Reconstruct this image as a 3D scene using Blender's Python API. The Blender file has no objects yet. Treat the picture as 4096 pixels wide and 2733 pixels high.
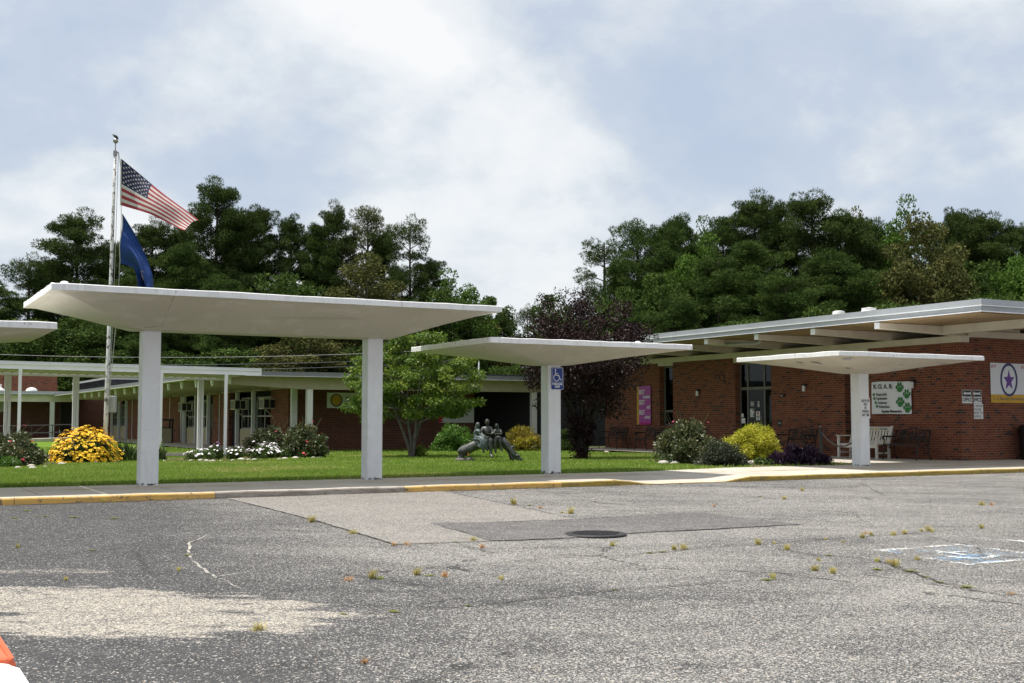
import bpy, bmesh, math, random
import numpy as np
from mathutils import Vector, Matrix, Euler
S = bpy.context.scene
COL = S.collection
PI = math.pi
R = math.radians
YAW = R(-28.9)                      # the camera looks along this heading; x and y follow the school's own grid
RX, RY = math.cos(YAW), math.sin(YAW)    # unit vector to the camera's right
FXD, FYD = -math.sin(YAW), math.cos(YAW)  # unit vector straight ahead
def ahead(right, dist):
    return (right * RX + dist * FXD, right * RY + dist * FYD)
rng = np.random.default_rng(7)
random.seed(7)

# ------------------------------------------------------------------ materials
def new_mat(name):
    m = bpy.data.materials.new(name); m.use_nodes = True
    nt = m.node_tree; nt.nodes.clear()
    out = nt.nodes.new('ShaderNodeOutputMaterial')
    return m, nt, out
class NB:
    """tiny node-graph builder"""
    def __init__(s, nt): s.nt = nt
    def n(s, t, **kw):
        nd = s.nt.nodes.new('ShaderNode' + t)
        for k, v in kw.items(): setattr(nd, k, v)
        return nd
    def link(s, a, b): s.nt.links.new(a, b)
    def setin(s, nd, key, val):
        i = nd.inputs[key]
        if hasattr(val, 'is_output') or isinstance(val, bpy.types.NodeSocket): s.link(val, i)
        else: i.default_value = val
    def math(s, op, a, b=None, c=None, clamp=False):
        nd = s.n('Math', operation=op, use_clamp=clamp)
        s.setin(nd, 0, a)
        if b is not None: s.setin(nd, 1, b)
        if c is not None: s.setin(nd, 2, c)
        return nd.outputs[0]
    def obj(s): return s.n('TexCoord').outputs['Object']
    def mapv(s, vec, scale=(1,1,1), rot=(0,0,0), loc=(0,0,0)):
        nd = s.n('Mapping'); s.link(vec, nd.inputs[0])
        nd.inputs['Scale'].default_value = scale; nd.inputs['Rotation'].default_value = rot; nd.inputs['Location'].default_value = loc
        return nd.outputs[0]
    def noise(s, vec, scale, detail=4, rough=.55, dist=0.0):
        nd = s.n('TexNoise'); s.link(vec, nd.inputs['Vector'])
        nd.inputs['Scale'].default_value = scale; nd.inputs['Detail'].default_value = detail
        nd.inputs['Roughness'].default_value = rough; nd.inputs['Distortion'].default_value = dist
        return nd.outputs['Fac']
    def vor(s, vec, scale, feature='F1', rand=1.0):
        nd = s.n('TexVoronoi', feature=feature); s.link(vec, nd.inputs['Vector'])
        nd.inputs['Scale'].default_value = scale
        if 'Randomness' in nd.inputs: nd.inputs['Randomness'].default_value = rand
        return nd
    def ramp(s, fac, stops, interp='LINEAR'):
        nd = s.n('ValToRGB'); s.setin(nd, 0, fac); cr = nd.color_ramp; cr.interpolation = interp
        while len(cr.elements) > len(stops): cr.elements.remove(cr.elements[-1])
        while len(cr.elements) < len(stops): cr.elements.new(1)
        for e, (p, c) in zip(cr.elements, stops):
            e.position = p
            e.color = (c, c, c, 1) if not hasattr(c, '__len__') else (*c, 1) if len(c) == 3 else c
        return nd.outputs[0]
    def step(s, fac, lo, hi): return s.ramp(fac, [(lo, 0.0), (hi, 1.0)])
    def mix(s, fac, a, b, mode='MIX'):
        nd = s.n('Mix', data_type='RGBA', blend_type=mode)
        s.setin(nd, 0, fac)
        for i, v in ((6, a), (7, b)):
            if isinstance(v, bpy.types.NodeSocket): s.link(v, nd.inputs[i])
            else: nd.inputs[i].default_value = (*v, 1) if len(v) == 3 else v
        return nd.outputs[2]
    def bump(s, h, strength=.3, dist=.01):
        nd = s.n('Bump'); s.link(h, nd.inputs['Height'])
        nd.inputs['Strength'].default_value = strength; nd.inputs['Distance'].default_value = dist
        return nd.outputs[0]
    def bsdf(s, color, rough=.7, metal=0.0, normal=None, spec=.5):
        nd = s.n('BsdfPrincipled')
        s.setin(nd, 'Base Color', color if isinstance(color, bpy.types.NodeSocket) else (*color, 1))
        s.setin(nd, 'Roughness', rough); s.setin(nd, 'Metallic', metal)
        nd.inputs['Specular IOR Level'].default_value = spec
        if normal is not None: s.link(normal, nd.inputs['Normal'])
        return nd.outputs[0]
def simple(name, c1, c2=None, rough=.7, metal=0.0, scale=6.0, bump=0.0, bscale=60.0, spec=.4, specks=None):
    m, nt, out = new_mat(name); b = NB(nt); o = b.obj()
    c2 = c2 or tuple(x * .82 for x in c1)
    col = b.mix(b.step(b.noise(o, scale, 6, .6), .35, .7), c1, c2)
    if specks:
        sc, thr, sc_col = specks
        col = b.mix(b.step(b.noise(o, sc, 5, .7), thr, thr + .04), col, sc_col)
    nrm = b.bump(b.noise(o, bscale, 4), bump, .01) if bump else None
    b.link(b.bsdf(col, rough, metal, nrm, spec), out.inputs[0])
    return m
M = {}
M['white_paint'] = simple('white_paint', (.80,.79,.77), (.73,.72,.69), .75, scale=2.2, bump=.15, bscale=40, specks=(9, .68, (.42,.39,.34)))
M['canopy_edge'] = simple('canopy_edge', (.86,.86,.86), (.76,.76,.75), .75, scale=5, bump=.2, bscale=30, specks=(14, .66, (.25,.23,.2)))
M['canopy_soffit'] = simple('canopy_soffit', (.76,.72,.66), (.70,.66,.59), .85, scale=1.3, bump=.08, bscale=50, specks=(5, .72, (.40,.35,.28)))
M['cream_paint'] = simple('cream_paint', (.62,.57,.46), (.52,.47,.37), .7, scale=2)
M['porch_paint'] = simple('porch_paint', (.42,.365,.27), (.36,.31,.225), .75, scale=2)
M['post_paint'] = simple('post_paint', (.72,.70,.72), (.64,.62,.63), .6, scale=3)
M['soffit_wood'] = simple('soffit_wood', (.30,.21,.11), (.22,.15,.075), .8, scale=1.5)
M['fascia_metal'] = simple('fascia_metal', (.40,.42,.44), (.33,.35,.37), .5, metal=.25, scale=1.5)
M['fascia_lip'] = simple('fascia_lip', (.85,.86,.87), None, .45)
M['aluminium'] = simple('aluminium', (.86,.85,.90), (.78,.77,.82), .4, metal=.05, scale=2)
M['dark_metal'] = simple('dark_metal', (.035,.036,.04), (.025,.025,.027), .5, metal=.3)
M['black_siding'] = simple('black_siding', (.03,.03,.04), None, .5)
M['fascia_shaded'] = simple('fascia_shaded', (.20,.21,.215), (.16,.165,.17), .5, metal=.25)  # darker copy of the fascia metal, with shade painted into its colour
M['roofing'] = simple('roofing', (.30,.30,.30), (.2,.2,.2), .9)
M['roof_white'] = simple('roof_white', (.82,.82,.80), None, .6)
M['dark_room'] = simple('dark_room', (.02,.02,.022), None, .9)  # near-black colour stands for the shade inside rooms and the breezeway
M['door_dark'] = simple('door_dark', (.014,.016,.026), None, .35)
M['door_brown'] = simple('door_brown', (.03,.022,.02), None, .5)
M['window_frame'] = simple('window_frame', (.17,.16,.14), (.13,.12,.11), .5, metal=.3)
M['frame_grey'] = simple('frame_grey', (.28,.27,.25), None, .5)
M['curtain'] = simple('curtain', (.55,.54,.50), (.45,.44,.40), .8, scale=12)
M['paper'] = simple('paper', (.75,.75,.74), None, .8)
M['block_tan'] = simple('block_tan', (.42,.36,.24), (.34,.29,.19), .9, scale=8, bump=.3)
M['sign_white'] = simple('sign_white', (.74,.75,.75), (.68,.69,.69), .45, scale=4)
M['banner_white'] = simple('banner_white', (.72,.74,.77), (.66,.68,.71), .6, scale=1.5)
M['ink_black'] = simple('ink_black', (.03,.03,.03), None, .6)
M['ink_grey'] = simple('ink_grey', (.14,.15,.15), None, .6)
M['ink_dkgreen'] = simple('ink_dkgreen', (.03,.07,.05), None, .6)
M['paw_green'] = simple('paw_green', (.035,.20,.05), (.03,.16,.04), .6)
M['sign_blue'] = simple('sign_blue', (.008,.035,.26), None, .35)
M['sign_ink'] = simple('sign_ink', (.72,.75,.80), None, .5)
M['purple_ink'] = simple('purple_ink', (.12,.04,.26), (.16,.06,.32), .6)
M['navy_ink'] = simple('navy_ink', (.05,.06,.17), None, .6)
M['gold'] = simple('gold', (.62,.36,.03), None, .6)
M['red_ink'] = simple('red_ink', (.50,.03,.05), None, .6)
M['orange_ink'] = simple('orange_ink', (.75,.30,.03), None, .6)
M['bronze'] = simple('bronze', (.045,.045,.042), (.12,.13,.122), .45, metal=.4, scale=9, bump=.3, bscale=40)
M['bronze_green'] = simple('bronze_green', (.065,.08,.08), (.14,.18,.18), .5, metal=.4, scale=14, bump=.35, bscale=30)
M['bronze_dark'] = simple('bronze_dark', (.025,.024,.023), (.045,.043,.04), .5, metal=.5, scale=9)
M['statue_rock'] = simple('statue_rock', (.13,.12,.11), (.08,.075,.07), .75, scale=9, bump=.6, bscale=14)
M['rust_orange'] = simple('rust_orange', (.62,.22,.04), None, .5)
M['rock'] = simple('rock', (.52,.49,.43), (.36,.33,.28), .85, scale=9, bump=.5, bscale=25)
M['bark'] = simple('bark', (.085,.065,.05), (.04,.03,.025), .95, scale=12, bump=.8, bscale=20)
M['bark_grey'] = simple('bark_grey', (.17,.16,.14), (.08,.075,.065), .95, scale=10, bump=.6, bscale=25)
M['bark_dark'] = simple('bark_dark', (.045,.035,.03), (.025,.02,.018), .95, scale=10, bump=.6, bscale=25)
M['stem_green'] = simple('stem_green', (.06,.09,.03), None, .8)
M['mulch'] = simple('mulch', (.13,.085,.055), (.07,.045,.03), 1.0, scale=25, bump=.8, bscale=50)
M['bench_white'] = simple('bench_white', (.62,.60,.54), (.50,.48,.42), .7, scale=9)
M['cast_iron'] = simple('cast_iron', (.028,.026,.026), (.04,.036,.034), .45, metal=.5)
M['cast_lid'] = simple('cast_lid', (.045,.042,.045), (.03,.028,.03), .6, metal=.4, scale=20, bump=.6, bscale=45)
M['orange_plastic'] = simple('orange_plastic', (.80,.13,.04), (.72,.15,.07), .45, scale=5)
M['white_plastic'] = simple('white_plastic', (.85,.83,.80), (.70,.68,.65), .5, scale=7)
M['pole_paint'] = simple('pole_paint', (.60,.61,.60), (.42,.42,.41), .6, scale=8, specks=(9, .535, (.12,.085,.07)))
M['ball_steel'] = simple('ball_steel', (.30,.29,.28), None, .35, metal=.8)
M['rope'] = simple('rope', (.45,.44,.40), None, .9)
M['grey_box'] = simple('grey_box', (.38,.39,.39), (.33,.34,.34), .5, scale=4)
M['wire'] = simple('wire', (.30,.30,.30), None, .6)
M['lamp_glass'] = simple('lamp_glass', (.75,.75,.72), None, .35)
M['ac_cream'] = simple('ac_cream', (.52,.48,.38), None, .6)
M['flag_white'] = simple('flag_white', (.50,.48,.44), None, .8)
M['flag_red'] = simple('flag_red', (.28,.030,.040), None, .8)
M['flag_blue'] = simple('flag_blue', (.014,.018,.06), None, .8)
M['state_blue'] = simple('state_blue', (.010,.045,.20), None, .8)
M['seal_mix'] = simple('seal_mix', (.55,.45,.42), (.30,.07,.08), .8, scale=14)
M['crack'] = simple('crack', (.035,.033,.03), None, 1.0)


def concrete_paint(name, c1, c2, dirt, streak=.35, chips=.66, rough=.8):
    m, nt, out = new_mat(name); b = NB(nt); o = b.obj()
    col = b.mix(b.step(b.noise(o, .9, 6, .65), .35, .68), c1, c2)
    st_ = b.step(b.noise(b.mapv(o, (7,7,.7)), 1.6, 6, .65), .50, .78)
    col = b.mix(b.math('MULTIPLY', st_, streak), col, dirt)
    patch = b.step(b.noise(b.mapv(o, (1,1,1.6), loc=(4,2,1)), 2.6, 3, .4), .60, .615)
    col = b.mix(b.math('MULTIPLY', patch, .10), col, (.95,.95,.94))
    w = b.n('TexVoronoi', feature='DISTANCE_TO_EDGE'); b.link(b.mapv(o, (1,1,1)), w.inputs['Vector']); w.inputs['Scale'].default_value = .55
    wob = b.math('MULTIPLY', b.noise(o, 6, 5, .7), .03)
    hair = b.math('MULTIPLY', b.math('LESS_THAN', b.math('ADD', w.outputs['Distance'], wob), .0175), b.step(b.noise(o, .8, 3), .48, .6))
    col = b.mix(b.math('MULTIPLY', hair, .55), col, tuple(x*.4 for x in dirt))
    col = b.mix(b.step(b.noise(o, 13, 6, .78), chips, chips+.03), col, tuple(x*.55 for x in dirt))
    nrm = b.bump(b.math('ADD', b.noise(o, 35, 5), b.math('MULTIPLY', b.noise(o, 4, 3), 2.0)), .18, .012)
    b.link(b.bsdf(col, rough, 0, nrm, .3), out.inputs[0]); return m
def leaf_mat(name, stops, rough=.55, trans=.25, tcol=None, spec=.35):
    m, nt, out = new_mat(name); b = NB(nt)
    at = b.n('Attribute', attribute_name='tint')
    col = b.ramp(at.outputs['Fac'], stops)
    p = b.bsdf(col, rough, 0, None, spec)
    t = b.n('BsdfTranslucent'); b.link(col, t.inputs[0])
    mx = b.n('MixShader'); mx.inputs[0].default_value = trans
    b.link(p, mx.inputs[1]); b.link(t.outputs[0], mx.inputs[2]); b.link(mx.outputs[0], out.inputs[0])
    return m
L_ = leaf_mat
M['needle_dark'] = L_('needle_dark', [(0,(.022,.040,.012)),(.6,(.056,.086,.021)),(1,(.115,.15,.038))], trans=.18, spec=.08, rough=.8)
M['needle_mid'] = L_('needle_mid', [(0,(.022,.044,.012)),(.6,(.057,.096,.021)),(1,(.12,.165,.038))], trans=.2, spec=.08, rough=.8)
M['needle_pale'] = L_('needle_pale', [(0,(.05,.06,.022)),(.6,(.105,.125,.045)),(1,(.16,.18,.07))], trans=.2, spec=.08, rough=.8)
M['leaf_oak'] = L_('leaf_oak', [(0,(.026,.050,.012)),(.6,(.062,.105,.022)),(1,(.125,.17,.04))], trans=.2, spec=.08, rough=.8)
M['leaf_olive'] = L_('leaf_olive', [(0,(.045,.052,.017)),(.6,(.11,.115,.035)),(1,(.23,.21,.08))], trans=.2, spec=.08, rough=.8)
M['leaf_bright'] = L_('leaf_bright', [(0,(.045,.085,.015)),(.6,(.085,.16,.025)),(1,(.15,.23,.05))], trans=.2, spec=.08, rough=.8)
M['leaf_dogwood'] = L_('leaf_dogwood', [(0,(.05,.10,.012)),(.5,(.11,.185,.021)),(.8,(.23,.285,.042)),(1,(.40,.40,.10))], trans=.35)
M['leaf_plum'] = L_('leaf_plum', [(0,(.012,.006,.007)),(.7,(.028,.011,.012)),(.95,(.06,.016,.016)),(1,(.11,.03,.022))], rough=.5, trans=.1, spec=.2)
M['leaf_rose'] = L_('leaf_rose', [(0,(.03,.045,.016)),(.5,(.075,.10,.032)),(.78,(.16,.16,.07)),(.9,(.20,.085,.05)),(1,(.30,.27,.18))], rough=.42, trans=.2, spec=.5)
M['leaf_susan'] = L_('leaf_susan', [(0,(.02,.035,.01)),(1,(.06,.09,.02))])
M['leaf_shrub'] = L_('leaf_shrub', [(0,(.04,.09,.012)),(.6,(.09,.20,.025)),(1,(.20,.33,.06))], rough=.4, trans=.25)
M['leaf_gold'] = L_('leaf_gold', [(0,(.16,.19,.015)),(.5,(.42,.42,.03)),(1,(.72,.68,.09))], trans=.35)
M['leaf_goldbrown'] = L_('leaf_goldbrown', [(0,(.07,.06,.015)),(.35,(.15,.12,.03)),(.6,(.40,.33,.03)),(1,(.75,.64,.09))], trans=.3)
M['leaf_nandina'] = L_('leaf_nandina', [(0,(.022,.030,.018)),(.6,(.050,.062,.034)),(.93,(.085,.095,.055)),(1,(.16,.06,.04))], trans=.15)
M['leaf_purple'] = L_('leaf_purple', [(0,(.016,.008,.020)),(.7,(.040,.018,.045)),(1,(.10,.06,.11))], rough=.4, trans=.12)
M['leaf_iris'] = L_('leaf_iris', [(0,(.03,.055,.012)),(.7,(.07,.12,.02)),(1,(.30,.34,.16))], rough=.45, trans=.25)
M['leaf_vinca'] = L_('leaf_vinca', [(0,(.03,.06,.012)),(.7,(.08,.14,.025)),(1,(.17,.24,.05))], trans=.25)
M['grass_blade'] = L_('grass_blade', [(0,(.095,.165,.018)),(.45,(.16,.255,.030)),(.8,(.235,.33,.05)),(1,(.42,.37,.14))], trans=.4)
M['weed_green'] = L_('weed_green', [(0,(.13,.17,.02)),(1,(.33,.34,.07))], trans=.35)
M['weed_straw'] = L_('weed_straw', [(0,(.34,.27,.08)),(.6,(.50,.42,.15)),(1,(.36,.38,.09))], trans=.3)
M['weed_red'] = L_('weed_red', [(0,(.50,.20,.10)),(.6,(.55,.34,.16)),(1,(.34,.30,.09))], trans=.3)
M['petal_gold'] = simple('petal_gold', (.95,.64,.012), (.94,.52,.01), .6, scale=20)
M['petal_white'] = simple('petal_white', (.82,.80,.80), (.78,.72,.76), .6, scale=20)
M['petal_mauve'] = simple('petal_mauve', (.34,.14,.42), None, .6)
M['petal_red'] = simple('petal_red', (.55,.02,.06), None, .6)
M['petal_pink'] = simple('petal_pink', (.62,.08,.18), None, .6)
M['cone_brown'] = simple('cone_brown', (.03,.015,.008), None, .8)

def brick_mat(name, courses=True, dark=.09, stops=None):
    m, nt, out = new_mat(name); b = NB(nt)
    tc = b.n('TexCoord'); so = b.n('SeparateXYZ'); b.link(tc.outputs['Object'], so.inputs[0])
    sn = b.n('SeparateXYZ'); b.link(tc.outputs['Normal'], sn.inputs[0])
    isx = b.math('GREATER_THAN', b.math('ABSOLUTE', sn.outputs[0]), .5)
    along = b.math('ADD', b.math('MULTIPLY', isx, so.outputs[1]), b.math('MULTIPLY', b.math('SUBTRACT', 1.0, isx), so.outputs[0]))
    cv = b.n('CombineXYZ'); b.link(along, cv.inputs[0]); b.link(so.outputs[2], cv.inputs[1])
    def bt(width):
        t = b.n('TexBrick', offset=.5); b.link(cv.outputs[0], t.inputs['Vector'])
        t.inputs['Scale'].default_value = 1; t.inputs['Brick Width'].default_value = width; t.inputs['Row Height'].default_value = .0677
        t.inputs['Mortar Size'].default_value = .0055; t.inputs['Mortar Smooth'].default_value = .2
        t.inputs['Color1'].default_value = (0,0,0,1); t.inputs['Color2'].default_value = (1,1,1,1); t.inputs['Mortar'].default_value = (0,0,0,1)
        return t
    t1, t2 = bt(.213), bt(.1065)
    row = b.math('FLOOR', b.math('DIVIDE', so.outputs[2], .0677))
    hd = b.math('LESS_THAN', b.math('FLOORED_MODULO', row, 6.0), .5)
    tint = b.mix(hd, t1.outputs[0], t2.outputs[0]); mort = b.math('ADD', b.math('MULTIPLY', t1.outputs[1], b.math('SUBTRACT', 1.0, hd)), b.math('MULTIPLY', t2.outputs[1], hd))
    stops = stops or [(0,(.035,.030,.030)),(dark,(.05,.03,.027)),(dark+.01,(.122,.036,.020)),(.45,(.172,.052,.026)),(.75,(.212,.073,.035)),(1,(.142,.042,.025))]
    col = b.ramp(tint, stops)
    big = b.noise(b.obj(), 1.3, 4); fine = b.noise(b.obj(), 45, 3)
    col = b.mix(b.math('MULTIPLY', b.step(fine, .4, .75), .35), col, (.12,.04,.028))
    col = b.mix(b.math('MULTIPLY', b.step(big, .5, .8), .3), col, (.26,.10,.06))
    col = b.mix(mort, col, (.24,.165,.125))
    nrm = b.bump(b.math('SUBTRACT', 1.0, mort), .5, .006)
    b.link(b.bsdf(col, .88, 0, nrm, .2), out.inputs[0]); return m
M['brick'] = brick_mat('brick')
M['brick_shaded'] = brick_mat('brick_shaded', dark=.04, stops=[(0,(.06,.025,.022)),(.4,(.105,.032,.024)),(.8,(.13,.040,.028)),(1,(.09,.028,.022))])  # darker copy of the brick; porch shade is put into the colour

def glass_mat():
    m, nt, out = new_mat('window_glass'); b = NB(nt)
    g = b.n('BsdfGlossy'); g.inputs['Roughness'].default_value = .03; g.inputs['Color'].default_value = (.55,.6,.6,1)
    t = b.n('BsdfTransparent'); t.inputs['Color'].default_value = (.55,.6,.6,1)
    fr = b.n('Fresnel'); fr.inputs[0].default_value = 1.5
    mx = b.n('MixShader'); b.link(fr.outputs[0], mx.inputs[0]); b.link(t.outputs[0], mx.inputs[1]); b.link(g.outputs[0], mx.inputs[2])
    b.link(mx.outputs[0], out.inputs[0]); return m
M['glass'] = glass_mat()
M['white_paint'] = concrete_paint('white_paint', (.75,.77,.79), (.68,.69,.71), (.46,.43,.38), .30, .685)
M['canopy_edge'] = concrete_paint('canopy_edge', (.86,.86,.86), (.76,.76,.75), (.38,.35,.31), .40, .63)
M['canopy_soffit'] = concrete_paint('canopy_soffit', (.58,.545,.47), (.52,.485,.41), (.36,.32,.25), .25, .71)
def lamp_mat():
    m, nt, out = new_mat('lit_tube'); b = NB(nt)
    e = b.n('Emission'); e.inputs[0].default_value = (1,.85,.55,1); e.inputs[1].default_value = 1.0
    b.link(e.outputs[0], out.inputs[0]); return m
M['lit_tube'] = lamp_mat()

def concrete_mat():
    m, nt, out = new_mat('concrete'); b = NB(nt); o = b.obj()
    col = b.mix(b.step(b.noise(o, .7, 6, .65), .35, .7), (.52,.475,.41), (.42,.38,.325))
    col = b.mix(b.math('MULTIPLY', b.step(b.noise(o, 38, 4, .7), .5, .75), .4), col, (.30,.27,.24))
    so = b.n('SeparateXYZ'); b.link(o, so.inputs[0])
    fr = b.math('FRACT', b.math('DIVIDE', b.math('SUBTRACT', so.outputs[0], .35), 2.03))
    j = b.math('LESS_THAN', fr, .008)
    col = b.mix(b.math('MULTIPLY', j, .75), col, (.10,.09,.08))
    nrm = b.bump(b.noise(o, 60, 4), .2, .006)
    b.link(b.bsdf(col, .9, 0, nrm, .2), out.inputs[0]); return m
M['concrete'] = concrete_mat()
def kerb_mat(name, base, worn):
    m, nt, out = new_mat(name); b = NB(nt); o = b.obj()
    n1 = b.noise(b.mapv(o, (1.2,1.2,5)), 3.5, 7, .7)
    col = b.mix(b.step(n1, .44, .60), base, worn)
    col = b.mix(b.step(b.noise(o, 7, 6, .78), .565, .635), col, (.17,.14,.10))
    nrm = b.bump(b.noise(o, 25, 5), .4, .01)
    b.link(b.bsdf(col, .85, 0, nrm, .25), out.inputs[0]); return m
M['kerb_yellow'] = kerb_mat('kerb_yellow', (.70,.43,.12), (.55,.36,.13))
M['kerb_yellow_shaded'] = kerb_mat('kerb_yellow_shaded', (.40,.28,.065), (.27,.20,.06))  # yellow kerb darkened to olive; shade on the front face is painted in
M['kerb_top'] = kerb_mat('kerb_top', (.62,.50,.32), (.52,.45,.35))
M['kerb_top_grey'] = kerb_mat('kerb_top_grey', (.50,.46,.41), (.40,.36,.32))
M['kerb_grey'] = kerb_mat('kerb_grey', (.36,.32,.28), (.25,.22,.19))
def worn_paint(name, color, thr):
    m, nt, out = new_mat(name); b = NB(nt); o = b.obj()
    n = b.math('ADD', b.math('MULTIPLY', b.noise(o, 1.6, 6, .7), .55), b.math('MULTIPLY', b.noise(o, 34, 4, .7), .45))
    t = b.n('BsdfTransparent'); p = b.bsdf(color, .7)
    mx = b.n('MixShader'); b.link(b.step(n, thr, thr + .035), mx.inputs[0]); b.link(t.outputs[0], mx.inputs[1]); b.link(p, mx.inputs[2])
    b.link(mx.outputs[0], out.inputs[0]); return m
M['worn_line'] = worn_paint('worn_line', (.44,.41,.36), .46)
M['gutter_dirt'] = worn_paint('gutter_dirt', (.085,.06,.04), .44)
M['stripe_yellow'] = worn_paint('stripe_yellow', (.52,.33,.07), .47)
M['lot_white'] = worn_paint('lot_white', (.68,.68,.66), .492)
M['lot_blue'] = worn_paint('lot_blue', (.22,.40,.60), .522)

def asphalt_mat(name, cover=(.30,.78), binder=(.052,.052,.055), stone=(.42,.40,.37), worn=False, sc=42):
    """binder with pale aggregate showing through where the surface is worn"""
    m, nt, out = new_mat(name); b = NB(nt); o = b.obj()
    rot = b.mapv(o, (1,1,1), (0,0,R(28.9)))          # streaks run the way the traffic does, across the drive
    big = b.noise(b.mapv(rot, (.22,.55,1)), 1.0, 6, .62, .6)
    mid = b.noise(b.mapv(rot, (.8,1.7,1)), 1.6, 5, .6)
    wear = b.math('ADD', b.math('MULTIPLY', big, .65), b.math('MULTIPLY', mid, .35))
    wear = b.step(wear, .36, .64)
    if worn:
        so = b.n('SeparateXYZ'); b.link(rot, so.inputs[0])
        sx, sy = so.outputs[0], so.outputs[1]
        wob = b.math('MULTIPLY', b.math('SUBTRACT', b.noise(o, .9, 5, .65), .5), 2.6)
        # a sealed, darker field on the left that ends in a soft line
        seal = b.step(b.math('ADD', b.math('DIVIDE', b.math('ADD', b.math('ADD', sx, b.math('MULTIPLY', sy, .36)), b.math('SUBTRACT', b.math('MULTIPLY', wob, .8), 2.1)), 6.0), .5), .30, .72)
        wear = b.math('MULTIPLY', wear, b.math('ADD', .06, b.math('MULTIPLY', seal, .94)))
        wear = b.math('ADD', wear, b.math('MULTIPLY', seal, .14))
        def blot(cx, cy, rx, ry, amt):
            dx = b.math('DIVIDE', b.math('SUBTRACT', sx, cx), rx); dy = b.math('DIVIDE', b.math('SUBTRACT', sy, cy), ry)
            d = b.math('ADD', b.math('MULTIPLY', dx, dx), b.math('MULTIPLY', dy, dy))
            d = b.math('ADD', d, b.math('ADD', b.math('MULTIPLY', wob, .7), b.math('MULTIPLY', b.math('SUBTRACT', b.noise(b.mapv(rot, (.45,1.4,1)), 3.2, 5, .7), .5), 2.6)))
            return b.math('MULTIPLY', b.ramp(d, [(.25, 1.0), (1.0, 0.0)]), amt)
        bare = 0.0
        for args in BLOTS: bare = b.math('ADD', bare, blot(*args), clamp=True)
        bare = b.step(b.math('ADD', bare, b.math('MULTIPLY', b.math('SUBTRACT', b.noise(b.mapv(rot, (1,2.2,1)), 5.0, 7, .75), .5), 2.0)), .34, 1.0)
        wear = b.math('ADD', wear, bare, clamp=True)
    cov = b.math('ADD', cover[0], b.math('MULTIPLY', wear, cover[1] - cover[0]))
    cells = b.vor(o, sc); cs = b.n('SeparateColor'); b.link(cells.outputs['Color'], cs.inputs[0])
    on = b.math('LESS_THAN', cs.outputs[0], cov)
    edge = b.math('LESS_THAN', cells.outputs['Distance'], .62)
    on = b.math('MULTIPLY', on, edge)
    fines = b.vor(o, sc * 2.3); fs = b.n('SeparateColor'); b.link(fines.outputs['Color'], fs.inputs[0])
    on2 = b.math('LESS_THAN', fs.outputs[0], b.math('MULTIPLY', cov, .75))
    bri = b.ramp(cs.outputs[1], [(0, tuple(x*.40 for x in stone)), (.5, tuple(x*.90 for x in stone)), (.93, tuple(min(x*1.35,.8) for x in stone)), (1, (.46,.33,.2))])
    bri2 = b.ramp(fs.outputs[1], [(0, tuple(x*.4 for x in stone)), (1, tuple(x*.95 for x in stone))])
    bb = b.mix(b.step(b.noise(o, 3, 5), .4, .7), binder, tuple(x*1.5 for x in binder))
    col = b.mix(on2, bb, bri2); col = b.mix(on, col, bri)
    if worn: col = b.mix(b.math('MULTIPLY', b.math('MULTIPLY', bare, on), .55), col, (.62,.55,.44)); col = b.mix(b.math('MULTIPLY', bare, .12), col, (.45,.40,.33))
    if worn:        # a web of hairline cracks and a few oil-dark spots
        vc = b.n('TexVoronoi', feature='DISTANCE_TO_EDGE'); b.link(o, vc.inputs['Vector']); vc.inputs['Scale'].default_value = .34
        dd = b.math('ADD', vc.outputs['Distance'], b.math('MULTIPLY', b.math('SUBTRACT', b.noise(o, 3.5, 6, .7), .5), .10))
        hair = b.math('MULTIPLY', b.math('LESS_THAN', b.math('ABSOLUTE', dd), .004), b.step(b.noise(o, .45, 3), .46, .56))
        col = b.mix(b.math('MULTIPLY', hair, .8), col, (.03,.03,.03))
        oil = b.step(b.noise(b.mapv(o, (1,1,1), loc=(9,3,0)), .9, 5, .6), .64, .74)
        col = b.mix(b.math('MULTIPLY', oil, .45), col, (.05,.05,.05))
    nrm = b.bump(b.math('ADD', b.math('MULTIPLY', on, b.math('SUBTRACT', .7, cells.outputs['Distance'])), b.math('MULTIPLY', on2, .2)), .6, .012)
    b.link(b.bsdf(col, .92, 0, nrm, .2), out.inputs[0]); return m
# blots in the streak frame (across, ahead): worn pale streaks and a fresh dark one, lower left
BLOTS = []
def st(u, v): a = R(28.9); return (u*math.cos(a) - v*math.sin(a), u*math.sin(a) + v*math.cos(a))
for (u, v, rx, ry, amt) in [(1.05,10.0,2.1,.75,1.0),(1.75,9.6,1.3,.5,.75),(1.95,8.7,1.7,.85,1.0),(1.45,11.5,.9,.22,.6),(1.2,8.9,1.0,.4,.5)]:
    c = st(u, v); BLOTS.append((c[0], c[1], rx, ry, amt))
M['asphalt'] = asphalt_mat('asphalt', (.075,.60), binder=(.044,.044,.046), stone=(.40,.385,.36), worn=True, sc=80)
M['asphalt_patch'] = asphalt_mat('asphalt_patch', (.14,.30), binder=(.085,.082,.082), stone=(.27,.255,.245), sc=60)
M['asphalt_trench'] = asphalt_mat('asphalt_trench', (.42,.66), binder=(.115,.108,.10), stone=(.37,.35,.325), sc=75)

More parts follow.
